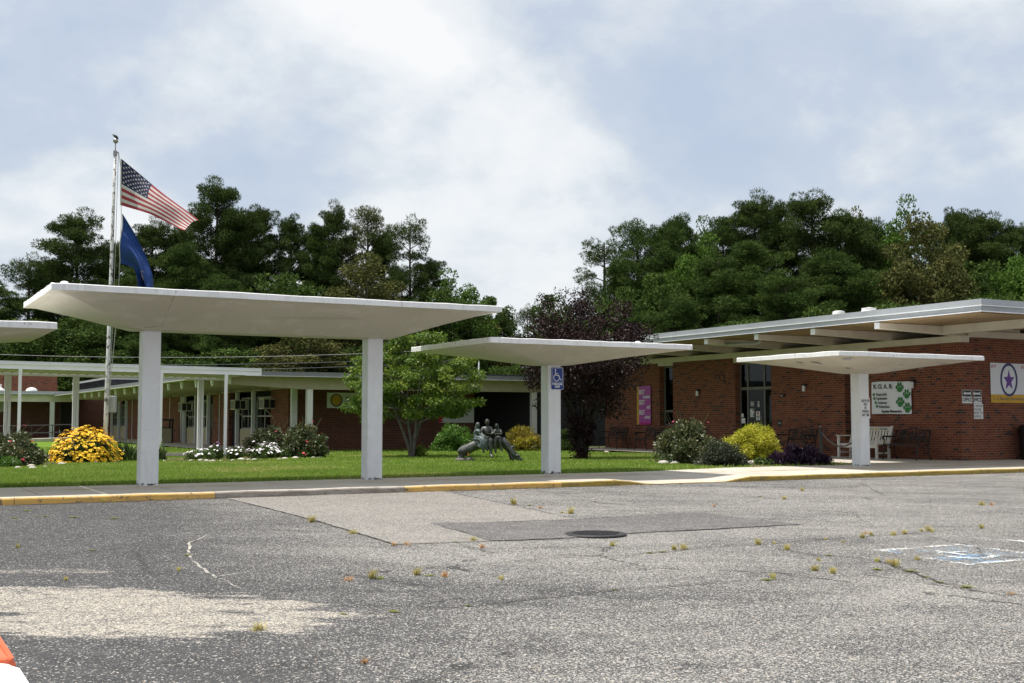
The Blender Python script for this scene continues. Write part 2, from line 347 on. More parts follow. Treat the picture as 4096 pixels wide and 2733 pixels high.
def lawn_mat(name, a, c, d):
    m, nt, out = new_mat(name); b = NB(nt); o = b.obj()
    col = b.mix(b.step(b.noise(o, .5, 5, .6), .35, .65), a, c)
    col = b.mix(b.math('MULTIPLY', b.step(b.noise(o, 30, 5, .75), .45, .7), .7), col, d)
    nrm = b.bump(b.noise(o, 60, 5, .8), .9, .03)
    b.link(b.bsdf(col, .95, 0, nrm, .1), out.inputs[0]); return m
M['lawn'] = lawn_mat('lawn', (.14,.235,.025), (.115,.20,.022), (.08,.14,.016))
M['ground'] = lawn_mat('ground', (.08,.11,.03), (.07,.085,.03), (.05,.06,.02))
# ------------------------------------------------------------------ mesh helpers
ROOT = {}
class MB:
    def __init__(s): s.v = []; s.f = []; s.mi = []; s.slot = 0
    def add(s, verts, faces):
        n = len(s.v); s.v += [tuple(p) for p in verts]
        for f in faces: s.f.append(tuple(i + n for i in f)); s.mi.append(s.slot)
        return s
    def box(s, x0, x1, y0, y1, z0, z1):
        V = [(x0,y0,z0),(x1,y0,z0),(x1,y1,z0),(x0,y1,z0),(x0,y0,z1),(x1,y0,z1),(x1,y1,z1),(x0,y1,z1)]
        return s.add(V, [(3,2,1,0),(4,5,6,7),(0,1,5,4),(1,2,6,5),(2,3,7,6),(3,0,4,7)])
    def hexa(s, b, t):      # bottom and top quads, both counter-clockwise from above
        return s.add(list(b) + list(t), [(3,2,1,0),(4,5,6,7),(0,1,5,4),(1,2,6,5),(2,3,7,6),(3,0,4,7)])
    def tube(s, pts, rad, n=8, caps=True):
        pts = [Vector(p) for p in pts]; m = len(pts)
        rad = rad if hasattr(rad, '__len__') else [rad] * m
        t0 = (pts[1] - pts[0]).normalized(); ref = Vector((0,0,1)) if abs(t0.z) < .9 else Vector((1,0,0))
        x = t0.cross(ref).normalized(); V = []; F = []
        for i, p in enumerate(pts):
            t = (pts[min(i+1,m-1)] - pts[max(i-1,0)]).normalized()
            x = (x - t * x.dot(t)).normalized(); y = t.cross(x)
            for k in range(n):
                a = 2*PI*k/n; V.append(p + (x*math.cos(a) + y*math.sin(a)) * rad[i])
        for i in range(m-1):
            for k in range(n):
                a, c = i*n+k, i*n+(k+1)%n; F.append((a, c, c+n, a+n))
        if caps: F.append(tuple(range(n-1,-1,-1))); F.append(tuple((m-1)*n+k for k in range(n)))
        return s.add(V, F)
    def bar(s, p, q, w, h):     # a rectangular bar
        p, q = Vector(p), Vector(q); t = (q-p).normalized(); up = Vector((0,0,1)) if abs(t.z) < .95 else Vector((0,1,0))
        x = t.cross(up).normalized()*w/2; y = x.cross(t).normalized()*h/2
        V = [p-x-y,p+x-y,p+x+y,p-x+y,q-x-y,q+x-y,q+x+y,q-x+y]
        return s.add(V, [(0,1,2,3),(7,6,5,4),(4,5,1,0),(5,6,2,1),(6,7,3,2),(7,4,0,3)])
    def lathe(s, prof, c=(0,0,0), n=20):
        V = []; F = []; m = len(prof)
        for r, z in prof:
            for k in range(n): a = 2*PI*k/n; V.append((c[0]+r*math.cos(a), c[1]+r*math.sin(a), c[2]+z))
        for i in range(m-1):
            for k in range(n): a, b_ = i*n+k, i*n+(k+1)%n; F.append((a, b_, b_+n, a+n))
        F.append(tuple(range(n-1,-1,-1))); F.append(tuple((m-1)*n+k for k in range(n)))
        return s.add(V, F)
    def prism(s, poly, y0, y1):    # polygon in x,z (counter-clockwise seen from -y) pushed along y
        n = len(poly); V = [(x,y0,z) for x,z in poly] + [(x,y1,z) for x,z in poly]
        return s.add(V, [tuple(range(n)), tuple(range(2*n-1,n-1,-1))] + [((i+1)%n,i,i+n,(i+1)%n+n) for i in range(n)])
    def slab(s, poly, z0, z1):     # polygon in x,y pushed along z
        n = len(poly); V = [(x,y,z0) for x,y in poly] + [(x,y,z1) for x,y in poly]
        return s.add(V, [tuple(range(n-1,-1,-1)), tuple(range(n,2*n))] + [(i,(i+1)%n,(i+1)%n+n,i+n) for i in range(n)])
    def build(s, name, mat, parent=None, smooth=False, bevel=0, local=False, segs=2):
        me = bpy.data.meshes.new(name); V = s.v
        if parent is not None and not local:
            inv = ROOT[parent].inverted(); V = [inv @ Vector(p) for p in V]
        me.from_pydata(V, [], s.f)
        for m in (mat if isinstance(mat, (list, tuple)) else [mat]): me.materials.append(M[m] if isinstance(m, str) else m)
        if isinstance(mat, (list, tuple)): me.polygons.foreach_set('material_index', s.mi)
        if bevel:
            bm = bmesh.new(); bm.from_mesh(me); bmesh.ops.remove_doubles(bm, verts=bm.verts, dist=1e-5)
            bmesh.ops.bevel(bm, geom=[e for e in bm.edges if len(e.link_faces) == 2 and e.calc_face_angle(0) > .35], offset=bevel, segments=segs, profile=.5, affect='EDGES')
            bm.to_mesh(me); bm.free()
        if smooth: me.shade_smooth()
        me.update()
        return link(name, me, parent)
def link(name, me, parent=None):
    o = bpy.data.objects.new(name, me); COL.objects.link(o)
    if parent is not None: o.parent = parent; ROOT[o] = ROOT[parent]
    else: ROOT[o] = Matrix()
    return o
def tag(o, label=None, cat=None, group=None, kind=None):
    if label: o['label'] = label
    if cat: o['category'] = cat
    if group: o['group'] = group
    if kind: o['kind'] = kind
    return o
def thing(name, label, cat, loc=(0,0,0), rz=0.0, group=None):
    o = bpy.data.objects.new(name, None); COL.objects.link(o); o.empty_display_size = .3
    o.location = loc; o.rotation_euler = (0,0,rz)
    ROOT[o] = Matrix.Translation(loc) @ Matrix.Rotation(rz, 4, 'Z')
    return tag(o, label, cat, group)
def copy_tree(o, parent=None):
    c = o.copy(); COL.objects.link(c)
    if parent is not None: c.parent = parent
    for ch in list(o.children): copy_tree(ch, c)
    return c
def structure(name, mb, mat, **kw):
    o = mb.build(name, mat, **kw); o['kind'] = 'structure'; return o
def rawmesh(name, V, F, mats, tint=None, smooth=False):
    """numpy vertices (N,3) and equal-size faces (K,k)"""
    me = bpy.data.meshes.new(name); V = np.asarray(V, np.float32); F = np.asarray(F, np.int32); k = F.shape[1]
    me.vertices.add(len(V)); me.vertices.foreach_set('co', V.ravel())
    me.loops.add(F.size); me.loops.foreach_set('vertex_index', F.ravel())
    me.polygons.add(len(F)); me.polygons.foreach_set('loop_start', np.arange(0, F.size, k, dtype=np.int32))
    me.polygons.foreach_set('loop_total', np.full(len(F), k, np.int32)) if False else None
    if tint is not None:
        a = me.attributes.new('tint', 'FLOAT', 'POINT'); a.data.foreach_set('value', np.asarray(tint, np.float32))
    for m in (mats if isinstance(mats, (list, tuple)) else [mats]): me.materials.append(M[m])
    me.update(calc_edges=True); me.validate()
    if smooth: me.shade_smooth()
    return me
def unit(a): return a / np.maximum(np.linalg.norm(a, axis=1, keepdims=True), 1e-9)
def leaf_quads(P, D, Lw, Ww, tint, fold=.12, rg=rng, face=None):
    """one rhombic leaf per row: root P, direction D, length, width"""
    n = len(P); D = unit(D); Q = unit(np.cross(D, rg.normal(size=(n,3)) if face is None else face)); N = np.cross(Q, D)
    Lw = np.broadcast_to(np.asarray(Lw, float), (n,))[:,None]; Ww = np.broadcast_to(np.asarray(Ww, float), (n,))[:,None]
    mid = P + D*Lw*.45 + N*Lw*fold
    V = np.stack([P, mid + Q*Ww*.5, P + D*Lw, mid - Q*Ww*.5], 1).reshape(-1,3)
    F = np.arange(4*n).reshape(n,4)
    return V, F, np.repeat(np.clip(tint,0,1), 4)
def ball(n, rg=rng): return unit(rg.normal(size=(n,3)))
def clumps_to_leaves(C, Rd, per, Lw, Ww, up=.5, spread=.6, inner=.55, tint_c=None, rg=rng, droop=0.0):
    """leaves spread through ellipsoidal clumps"""
    C = np.repeat(C, per, 0); Rr = np.repeat(Rd, per, 0); n = len(C)
    d = ball(n, rg); rad = inner + (1-inner)*rg.random((n,1))**.6
    P = C + d*Rr*rad
    D = d*.7 + np.array([0,0,up]) + rg.normal(size=(n,3))*spread - np.array([0,0,droop])
    face = d*.9 + np.array([0,0,.55]) + rg.normal(size=(n,3))*.55      # blades lie roughly along the surface of their clump
    t = rg.random(n)*.75 + .12
    if tint_c is not None: t = t*.7 + np.repeat(tint_c, per)*.3
    return leaf_quads(P, D, Lw*(.7+.6*rg.random(n)), Ww*(.7+.6*rg.random(n)), t, rg=rg, face=face)
def txt(body, size, x, z, y=-.004, align='CENTER', depth=.0015, sx=1.0, maxw=None, bold=0.0, shear=0.0, y_align='CENTER'):
    """lettering as mesh: reads along +x, stands in +z, faces -y; returns verts, faces"""
    cu = bpy.data.curves.new('t', 'FONT'); cu.body = body; cu.size = size; cu.align_x = align; cu.align_y = y_align
    cu.extrude = depth; cu.offset = bold; cu.shear = shear; cu.resolution_u = 3
    ob = bpy.data.objects.new('t', cu); COL.objects.link(ob)
    dg = bpy.context.evaluated_depsgraph_get(); me = bpy.data.meshes.new_from_object(ob.evaluated_get(dg))
    V = [v.co.copy() for v in me.vertices]; F = [tuple(p.vertices) for p in me.polygons]
    bpy.data.objects.remove(ob); bpy.data.curves.remove(cu); bpy.data.meshes.remove(me)
    if V and maxw:
        w = max(v.x for v in V) - min(v.x for v in V)
        if w > maxw: sx *= maxw / w
    return [(x + v.x*sx, y - v.z, z + v.y) for v in V], F
def skin(name, pts, edges, mat, parent, root=0, sub=2, mats=None):
    me = bpy.data.meshes.new(name); me.from_pydata([p[:3] for p in pts], edges, [])
    ob = bpy.data.objects.new(name, me); COL.objects.link(ob)
    ob.modifiers.new('skin', 'SKIN'); 
    if not me.skin_vertices:
        bpy.context.view_layer.objects.active = ob; bpy.ops.object.skin_root_mark()
    for i, p in enumerate(pts):
        r = p[3]; me.skin_vertices[0].data[i].radius = (r, r) if not hasattr(r, '__len__') else r
        me.skin_vertices[0].data[i].use_root = (i == root)
    ss = ob.modifiers.new('sub', 'SUBSURF'); ss.levels = sub; ss.render_levels = sub
    dg = bpy.context.evaluated_depsgraph_get(); m2 = bpy.data.meshes.new_from_object(ob.evaluated_get(dg))
    bpy.data.objects.remove(ob); m2.materials.clear(); m2.materials.append(M[mat]); m2.shade_smooth(); m2.name = name
    return link(name, m2, parent)
# ------------------------------------------------------------------ the ground
KERB = 18.42                                    # the kerb runs along x at this y
def lot_z(y): return -0.10 - 0.0207*(KERB - max(y, -20.0))
g = MB(); ys = [-900,-20,KERB-.3,KERB+.6,1200]
zs = [lot_z(-20)-.06, lot_z(-20)-.06, -.20, -.24, -.24]
for i in range(4):
    g.add([(-900,ys[i],zs[i]),(1200,ys[i],zs[i]),(1200,ys[i+1],zs[i+1]),(-900,ys[i+1],zs[i+1])], [(0,1,2,3)])
structure('ground', g, 'ground')
def sheet(poly, dz):
    mb = MB(); mb.add([(x,y,lot_z(y)+dz) for x,y in poly], [tuple(range(len(poly)))]); return mb
p = MB()
for y0, y1 in ((-60,-20),(-20,KERB+.1)):
    p.add([(-70,y0,lot_z(y0)),(110,y0,lot_z(y0)),(110,y1,lot_z(y1)),(-70,y1,lot_z(y1))], [(0,1,2,3)])
structure('parking_lot', p, 'asphalt')
def ragged(poly, amp, step, seed):
    r = random.Random(seed); out = []
    for i, a in enumerate(poly):
        b_ = poly[(i+1)%len(poly)]; L = math.dist(a, b_); n = max(1, int(L/step))
        for k in range(n):
            t = k/n; out.append((a[0]+(b_[0]-a[0])*t + r.uniform(-amp,amp), a[1]+(b_[1]-a[1])*t + r.uniform(-amp,amp)))
    return out
structure('asphalt_trench_patch', sheet(ragged([(5.05,KERB),(5.19,14.7),(5.13,11.95),(6.25,11.78),(6.42,13.75),(7.2,13.56),(8.40,13.46),(8.78,KERB)], .012, .25, 3), .004), 'asphalt_trench')
structure('asphalt_square_patch', sheet(ragged([(6.40,13.78),(6.25,11.78),(7.25,11.66),(8.15,11.76),(9.4,11.74),(10.75,11.72),(10.62,12.6),(10.56,13.50),(9.25,13.47),(7.75,13.30)], .025, .22, 5), .008), 'asphalt_patch')
def strip(pts, w, dz, seed, taper=True):
    """an uneven crack: a thin ribbon along a wandering line"""
    r = random.Random(seed); P = []
    for a, b_ in zip(pts, pts[1:]):
        n = max(2, int(math.dist(a,b_)/.10))
        for k in range(n): t = k/n; P.append((a[0]+(b_[0]-a[0])*t + r.uniform(-.014,.014), a[1]+(b_[1]-a[1])*t + r.uniform(-.014,.014)))
    P.append(pts[-1]); V = []; n = len(P)
    for i, q in enumerate(P):
        a, c = P[max(i-1,0)], P[min(i+1,n-1)]; dx, dy = c[0]-a[0], c[1]-a[1]; L = math.hypot(dx,dy) or 1
        ww = w*(.5+.5*r.random())*(min(1, .3+4*min(i,n-1-i)/n) if taper else 1)/2
        V += [(q[0]-dy/L*ww, q[1]+dx/L*ww, lot_z(q[1])+dz), (q[0]+dy/L*ww, q[1]-dx/L*ww, lot_z(q[1])+dz)]
    mb = MB(); mb.add(V, [(2*i,2*i+1,2*i+3,2*i+2) for i in range(n-1)]); return mb
CR = [[(4.38,10.25),(5.05,10.2),(5.63,10.22),(6.27,10.28),(6.92,10.17),(7.59,10.21),(8.04,10.33),(8.77,10.26),(9.72,10.36),(11.1,10.35),(13,10.4)],
      [(5.41,11.84),(5.74,11.5),(5.74,11.23),(6.2,11.09),(6.87,10.95)], [(9.87,16.01),(10.07,15.63),(10.15,14.91),(10.28,13.79)],
      [(8.77,10.08),(8.7,9.75),(8.74,9.32),(8.95,9.09),(9.03,8.73),(8.72,8.04),(8.45,7.44),(8.46,7.11),(8.6,6.4)],
      [(13.14,15.9),(13.15,15.21),(13.15,14.72),(13.65,13.6)], [(5.05,18.3),(5.19,14.7),(5.13,11.95),(6.25,11.77)], [(8.78,18.2),(8.42,13.47)],
      [(6.42,13.76),(7.2,13.55),(7.75,13.29),(9.25,13.48),(10.5,13.51)], [(6.3,11.76),(7.25,11.64),(8.15,11.74),(9.4,11.72),(10.75,11.70)], [(3.5,8.3),(4.2,8.2),(5.6,8.35),(7.2,8.27)]]
for i, c in enumerate(CR): structure('asphalt_crack', strip(c, .022, .011, 40+i), 'crack')
for i, c in enumerate([[(3.54,13.61),(3.19,13.01),(2.89,11.83),(2.81,10.87),(2.79,10.49),(2.81,10.19),(2.82,9.75)], [(2.79,10.49),(3.03,10.59),(3.24,10.47)]]):
    structure('bleached_crack', strip(c, .035, .006, 60+i), 'worn_line')
gp = [(x, KERB-.035+.012*math.sin(x*1.9)) for x in np.arange(-12, 40, .5)]
structure('gutter_dirt', strip(gp, .10, .005, 99, False), 'gutter_dirt')
# painted bay markings, worn
def rect(x0,y0,x1,y1,dz): return sheet([(x0,y0),(x1,y0),(x1,y1),(x0,y1)], dz)
structure('bay_symbol_field', rect(9.66,8.18,10.92,9.28,.004), 'lot_blue')
mk = MB()
for a in ((9.60,8.10,10.98,8.19),(9.60,9.27,10.98,9.36),(9.60,8.19,9.69,9.27),(10.89,8.19,10.98,9.27)):
    mk.add([(a[0],a[1],lot_z(a[1])+.008),(a[2],a[1],lot_z(a[1])+.008),(a[2],a[3],lot_z(a[3])+.008),(a[0],a[3],lot_z(a[3])+.008)], [(0,1,2,3)])
for k in range(20):                 # the wheel of the symbol, read from the bay side
    a0, a1 = PI*.55+k*1.35*PI/20, PI*.55+(k+1)*1.35*PI/20; c = (10.22,8.66); V = []
    for a, rr in ((a0,.30),(a1,.30),(a1,.225),(a0,.225)):
        y = c[1]+rr*math.sin(a); V.append((c[0]+rr*math.cos(a), y, lot_z(y)+.008))
    mk.add(V, [(0,1,2,3)])
for a in ((10.18,8.66,10.25,9.05),(10.25,8.84,10.50,8.90),(10.50,8.40,10.57,8.74)):
    mk.add([(a[0],a[1],lot_z(a[1])+.008),(a[2],a[1],lot_z(a[1])+.008),(a[2],a[3],lot_z(a[3])+.008),(a[0],a[3],lot_z(a[3])+.008)], [(0,1,2,3)])
structure('bay_symbol_marking', mk, 'lot_white')
structure('bay_line_marking', rect(11.80,3.6,11.91,9.42,.006), 'lot_white')
# kerb: separate cast lengths, dropping to a wheelchair ramp
def dip(x):
    def sm(t): t = min(1,max(0,t)); return t*t*(3-2*t)
    return .085*sm((x-12.4)/.9)*(1-sm((x-14.8)/.9))
def kerb_len(x0, x1, mat):
    mb = MB(); n = max(2, int((x1-x0)/.3)); prof = [(0,-.35),(0,-.025),(.012,-.006),(.035,0),(.17,0),(.17,-.35)]
    V = []; F = []; m = len(prof)
    for i in range(n+1):
        x = x0+.004+(x1-x0-.008)*i/n; d = dip(x); wob = .006*math.sin(x*2.1)+.004*math.sin(x*5.3)
        for k,(y,z) in enumerate(prof): V.append((x, KERB+y+wob, z-(d if k in (1,2,3,4) else 0)+(.004*math.sin(x*3.7) if k in (1,2,3,4) else 0)))
    for i in range(n):
        for k in range(m-1): a = i*m+k; F.append((a,a+m,a+m+1,a+1))
    F.append(tuple(range(m-1,-1,-1))); F.append(tuple(n*m+k for k in range(m))); mb.add(V, F)
    mb.mi = [1 if i < n*(m-1) and i%(m-1) in (2,3) else 0 for i in range(len(F))]
    return structure('kerb', mb, [mat, 'kerb_top_grey' if mat == 'kerb_grey' else 'kerb_top'])
KJ = [-26,-20,-14,-8,-3.5,1.99,4.89,8.10,11.2,12.38,15.62,18.2,20.4,22.57,25.4,28.4,31.4,34.4,40,46,54]
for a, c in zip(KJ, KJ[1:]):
    kerb_len(a, c, 'kerb_grey' if a == 4.89 else 'kerb_yellow_shaded' if a > 11 else 'kerb_yellow')
def edge_y(x):      # the lawn side of the pavement
    return 21.28 if x < 15 else 21.28+.75*min(1,(x-15)/3.0)
xs = sorted(set([-30,-20,-12,-6] + [round(-4+.25*i,2) for i in range(113)])); rows = [0,.12,.3,.55,.85,1.25,2]
V = []; F = []; m = len(rows)
for x in xs:
    for k, t in enumerate(rows):
        y0 = KERB+.17; ye = edge_y(x); y = y0 + (ye-y0)*(t/2)
        V.append((x, y, -dip(x)*max(0, 1-t/1.0)**1.0 - .002))
for i in range(len(xs)-1):
    for k in range(m-1): a = i*m+k; F.append((a,a+m,a+m+1,a+1))
pv = MB(); pv.add(V, F); structure('pavement', pv, 'concrete')
pz = MB(); pz.add([(x,y,-.002) for x,y in [(24.0,KERB+.17),(60,KERB+.17),(60,22.8),(26.9,22.8),(26.9,40.6),(24.45,40.6),(24.2,33),(22.95,24.5),(22.6,22.7),(22.55,22.03),(24.0,22.03)]], [tuple(range(11))])
structure('entrance_pavement', pz, 'concrete')
yl = MB()
for x in np.arange(-10, 40, 1.0):
    if not 11.6 < x < 16.4: yl.add([(x,20.14,.003),(x+1,20.14,.003),(x+1,20.23,.003),(x,20.23,.003)], [(0,1,2,3)])
for x in np.arange(11.9, 16.4, .5): yl.add([(x,20.14,.003),(x+.5,20.14,.003),(x+.5,20.23,.003),(x,20.23,.003)], [(0,1,2,3)])
structure('pavement_stripe', yl, 'stripe_yellow')
# lawn
def lawn_z(x, y): return -.028 - .085*min(1, max(0,(y-21.5)/24)) + .018*math.sin(x*.7+1)*math.sin(y*.55)*min(1,max(0,(y-21.3)/2))
V = []; F = []; lx = [-60,-40,-25,-15,-8,-4,-2]+[i*.8 for i in range(0,30)]+[24.0,24.4]; ly = [0,.3,.8,1.6,2.6,4,5.6,7.4,9.4,11.6,14,17,20,24]
for x in lx:
    for t in ly:
        y = edge_y(min(x,17.9)) + t if x < 18 else max(edge_y(x), 22.03 if x < 22.9 else 22.05) + t; V.append((x,y,lawn_z(x,y)))
for i in range(len(lx)-1):
    for k in range(len(ly)-1): a = i*len(ly)+k; F.append((a,a+len(ly),a+len(ly)+1,a+1))
lw = MB(); lw.add(V, F); structure('lawn', lw, 'lawn')
fl = MB(); fl.add([(-60,45.2,-.113),(14.9,45.2,-.113),(14.9,110,-.113),(-60,110,-.113)], [(0,1,2,3)])
structure('side_lawn', fl, 'lawn')
fw = MB(); fw.add([(12.3,45.3,-.07),(14.9,45.3,-.07),(14.9,84,-.07),(12.3,84,-.07)], [(0,1,2,3)]); structure('classroom_path', fw, 'concrete')
cw = MB(); cw.slab([(-25,38.9),(11.6,38.9),(11.6,42.6),(-25,42.6)], -.2, -.045); structure('covered_path', cw, 'concrete')
# planting beds of bark mulch
def bed(poly, seed, z=.012):
    pp = ragged(poly, .06, .3, seed); mb = MB(); mb.add([(x,y,lawn_z(x,y)+z) for x,y in pp], [tuple(range(len(pp)))]); return structure('mulch_bed', mb, 'mulch')
def disc(cx, cy, r, n=16): return [(cx+r*math.cos(2*PI*k/n), cy+r*math.sin(2*PI*k/n)) for k in range(n)]
BEDS = [[(2.0,30.9),(3.7,31.2),(4.7,32.9),(6.1,34.6),(7.5,35.0),(8.6,34.3),(10.2,34.3),(11.6,35.2),(12.7,35.7),(12.9,36.8),(11.5,39.2),(9.5,36.6),(7,36.4),(4.6,35.2),(2.0,33.5)],
        [(18.0,22.2),(18.35,24.4),(19.0,25.4),(20.2,26.2),(22.2,26.3),(22.8,24.5),(22.4,22.2),(20,22.1)], disc(15.34,34.33,.42), disc(18.96,30.05,.45)]
for i, poly in enumerate(BEDS): bed(poly, 80+i)
def inside(x, y, poly):
    r = False; j = len(poly)-1
    for i in range(len(poly)):
        xi, yi = poly[i]; xj, yj = poly[j]
        if (yi > y) != (yj > y) and x < (xj-xi)*(y-yi)/(yj-yi)+xi: r = not r
        j = i
    return r
# grass blades over the lawn in view
N = 330000
d = 20/(1-rng.random(N)*(1-20/52.)); a = rng.uniform(-.50,.33,N)        # nearer ground gets more blades
right = a*d; gx = right*RX + d*FXD; gy = right*RY + d*FYD
ed = np.where(gx < 15, 21.28, np.where(gx < 18, 21.28+.25*(gx-15), 22.03)) - .03
pathx = np.interp(gy, [22,22.7,24.5,33,40], [22.5,22.55,22.9,24.2,24.42])
keep = (gx < pathx) & (gy > ed - .07*rng.random(N)**2) & (gx < 24.15) & (gy < np.where(gx < 14.9, 90, 45.15)) & ~((gx > 12.2) & (gx < 14.9) & (gy > 45.2)) & ~((gy > 38.8) & (gy < 42.7) & (gx < 11.7))
gx, gy = gx[keep], gy[keep]
bm_ = np.array([any(inside(x,y,p_) for p_ in BEDS) for x,y in zip(gx,gy)]) & (rng.random(len(gx)) < .93)
gx, gy = gx[~bm_], gy[~bm_]; n = len(gx)
gz = -.03 - .085*np.clip((gy-21.5)/24,0,1) + .018*np.sin(gx*.7+1)*np.sin(gy*.55)*np.clip((gy-21.3)/2,0,1)
edge = np.exp(-np.abs(gy - np.where(gx < 15, 21.28, np.where(gx < 18, 21.28+.25*(gx-15), 22.03)))/.22)
h = (.045+.035*rng.random(n))*(1+.75*edge*rng.random(n)); w = .007+.006*rng.random(n) + .00025*np.hypot(gx,gy)
th = rng.random(n)*2*PI; ln = rng.uniform(.1,.8,n)
P = np.stack([gx,gy,gz],1); tip = P + np.stack([np.cos(th)*h*ln, np.sin(th)*h*ln, h],1); q = np.stack([-np.sin(th)*w, np.cos(th)*w, np.zeros(n)],1)
V = np.stack([P-q, P+q, tip],1).reshape(-1,3)
blot_ = .5+.5*np.sin(gx*1.3+np.sin(gy*.9)*2)*np.sin(gy*1.1+np.sin(gx*.7)*2)
dry = np.clip(np.sin(gx*.53+2+np.sin(gy*.41)*1.7)*np.sin(gy*.61+1)*1.6-.75,0,1)
tint = np.clip(rng.random(n)*.55 + .16 + .26*blot_ + .65*dry*rng.random(n) - .2*edge*rng.random(n) + (rng.random(n) > .975)*.5, 0, 1)
gm = rawmesh('grass', V, np.arange(3*n).reshape(n,3), 'grass_blade', np.repeat(tint,3))
tag(link('grass', gm), 'mown green grass covering the school lawn', 'grass', kind='stuff')
# ------------------------------------------------------------------ the office building on the right
OB = thing('brick_office_building', 'red brick office building with wide overhanging beamed roof and glazed entrance on the right', 'building', (26.64,22.59,0))
U = 26.64; UW = 26.94
def wall_box(*q):
    w_ = MB(); w_.box(*q); w_.build('brick_wall', 'brick', OB)
def wall_u(y0, y1, z0, z1, x0=U, x1=UW): wall_box(x0, x1, y0, y1, z0, z1)
wall_u(22.59,26.0,-.2,3.27); wall_u(26.98,30.34,-.2,3.27); wall_u(32.19,35.79,-.2,3.27); wall_u(36.64,40.4,-.2,3.27)
wall_u(35.79,36.64,-.2,.90,U+.03,UW); wall_u(26.0,26.98,-.2,.5,U+.03,UW)
w = MB(); w.box(UW,27.16,22.595,22.9,-.2,3.27); w.box(27.16,52,22.65,22.9,-.2,3.42)
w.build('corner_pier_wall', 'brick', OB); wall_box(UW,52,40.1,40.4,-.2,3.27)
pl = MB(); pl.box(U-.05,UW,22.5,40.45,3.273,3.455); pl.box(U-.045,UW,30.30,32.23,3.10,3.272); pl.box(U-.045,UW,35.76,36.67,3.16,3.272); pl.box(U-.045,UW,25.97,27.01,3.12,3.272)
pl.box(UW+.002,52,22.52,22.84,3.425,3.60); pl.build('wall_plate', 'cream_paint', OB)
rf = MB(); rf.box(23.62,52,19.37,41.2,3.735,3.99); roof = rf.build('roof', 'roofing', OB)
so = MB(); so.box(23.66,52,19.41,41.1,3.705,3.733); so.build('soffit', 'soffit_wood', OB)
fs = MB()
fs.box(23.50,23.63,19.25,41.3,3.875,4.03); fs.box(23.63,52,19.25,19.38,3.875,4.03)
fs.hexa([(23.55,19.30,3.73),(23.62,19.37,3.73),(23.62,41.3,3.73),(23.55,41.3,3.73)], [(23.535,19.285,3.874),(23.62,19.37,3.874),(23.62,41.3,3.874),(23.535,41.3,3.874)])
fs.hexa([(23.56,19.30,3.73),(52,19.30,3.73),(52,19.37,3.73),(23.63,19.37,3.73)], [(23.545,19.285,3.874),(52,19.285,3.874),(52,19.37,3.874),(23.63,19.37,3.874)])
fs.build('fascia', 'fascia_metal', roof)
lp = MB()
for z in (3.862,3.722): lp.box(23.475,23.56,19.225,41.3,z,z+.016); lp.box(23.56,52,19.225,19.31,z,z+.016)
lp.build('fascia_drip_edge', 'fascia_lip', roof)
for i in range(8):
    y = 22.68+2.415*i; b_ = MB(); hw = .085
    prof = [(23.60,3.535),(23.60,3.70),(29.2,3.70),(29.2,3.44),(26.7,3.44)]
    b_.prism([(x,z) for x,z in prof][::-1], y-hw, y+hw); bo = b_.build('roof_beam', 'cream_paint', OB, bevel=.012)
    e = MB(); e.box(23.592,23.603,y-hw-.002,y+hw+.002,3.53,3.70); e.build('beam_end', 'fascia_lip', bo)
for bx_ in (26.0,30.5): b_ = MB(); b_.box(bx_,bx_+.17,19.45,22.6,3.47,3.70); b_.build('roof_beam', 'cream_paint', OB)
for y, r_ in ((28.05,.19),(26.75,.25)):
    v = MB()
    if r_ < .25: v.lathe([(r_*.95,3.99),(r_,4.42),(r_*1.06,4.50),(r_*1.0,4.60),(r_*.6,4.62),(.02,4.62)], (27.5,y,0), 18)
    else: v.lathe([(r_*1.15,3.99),(r_*1.15,4.45),(r_*1.18,4.49),(r_*.9,4.51),(r_*.88,4.60),(.02,4.63)], (27.5,y,0), 18)
    v.build('roof_vent', 'roof_white', roof, smooth=False)
dp = MB(); dp.tube([(24.3,30.6,3.57),(24.3,29.0,3.52),(24.3,28.3,3.49),(24.3,28.17,3.53),(24.3,28.15,3.70)], .05, 10); pp = dp.build('drain_pipe', 'grey_box', OB, smooth=True)
dp = MB(); dp.bar((24.3,30.0,3.59),(24.3,30.0,3.72),.012,.012); dp.build('pipe_hanger', 'grey_box', pp)
# narrow windows
def narrow_window(y0, y1, z0, z1, zm):
    x = UW-.06; f = MB(); t = .055
    f.box(x-.03,x+.03,y0,y0+t,z0,z1); f.box(x-.03,x+.03,y1-t*1.5,y1,z0,z1); f.box(x-.028,x+.028,y0+t,y1-t*1.5,z0,z0+t); f.box(x-.028,x+.028,y0+t,y1-t*1.5,z1-t,z1); f.box(x-.026,x+.026,y0+t,y1-t*1.5,zm-.04,zm+.04)
    fo = f.build('window', 'window_frame', OB)
    g_ = MB(); g_.box(x-.004,x+.004,y0+t+.002,y1-t*1.5-.002,z0+t+.002,zm-.042); g_.box(x-.004,x+.004,y0+t+.002,y1-t*1.5-.002,zm+.042,z1-t-.002); g_.build('pane', 'glass', fo)
    c = MB(); c.box(x+.25,x+.27,y0-.2,y1+.2,z0-.3,z1+.1); c.build('blind', 'door_dark', fo)
narrow_window(35.80,36.63,.91,3.15,1.45); narrow_window(26.01,26.97,.51,3.11,1.45)
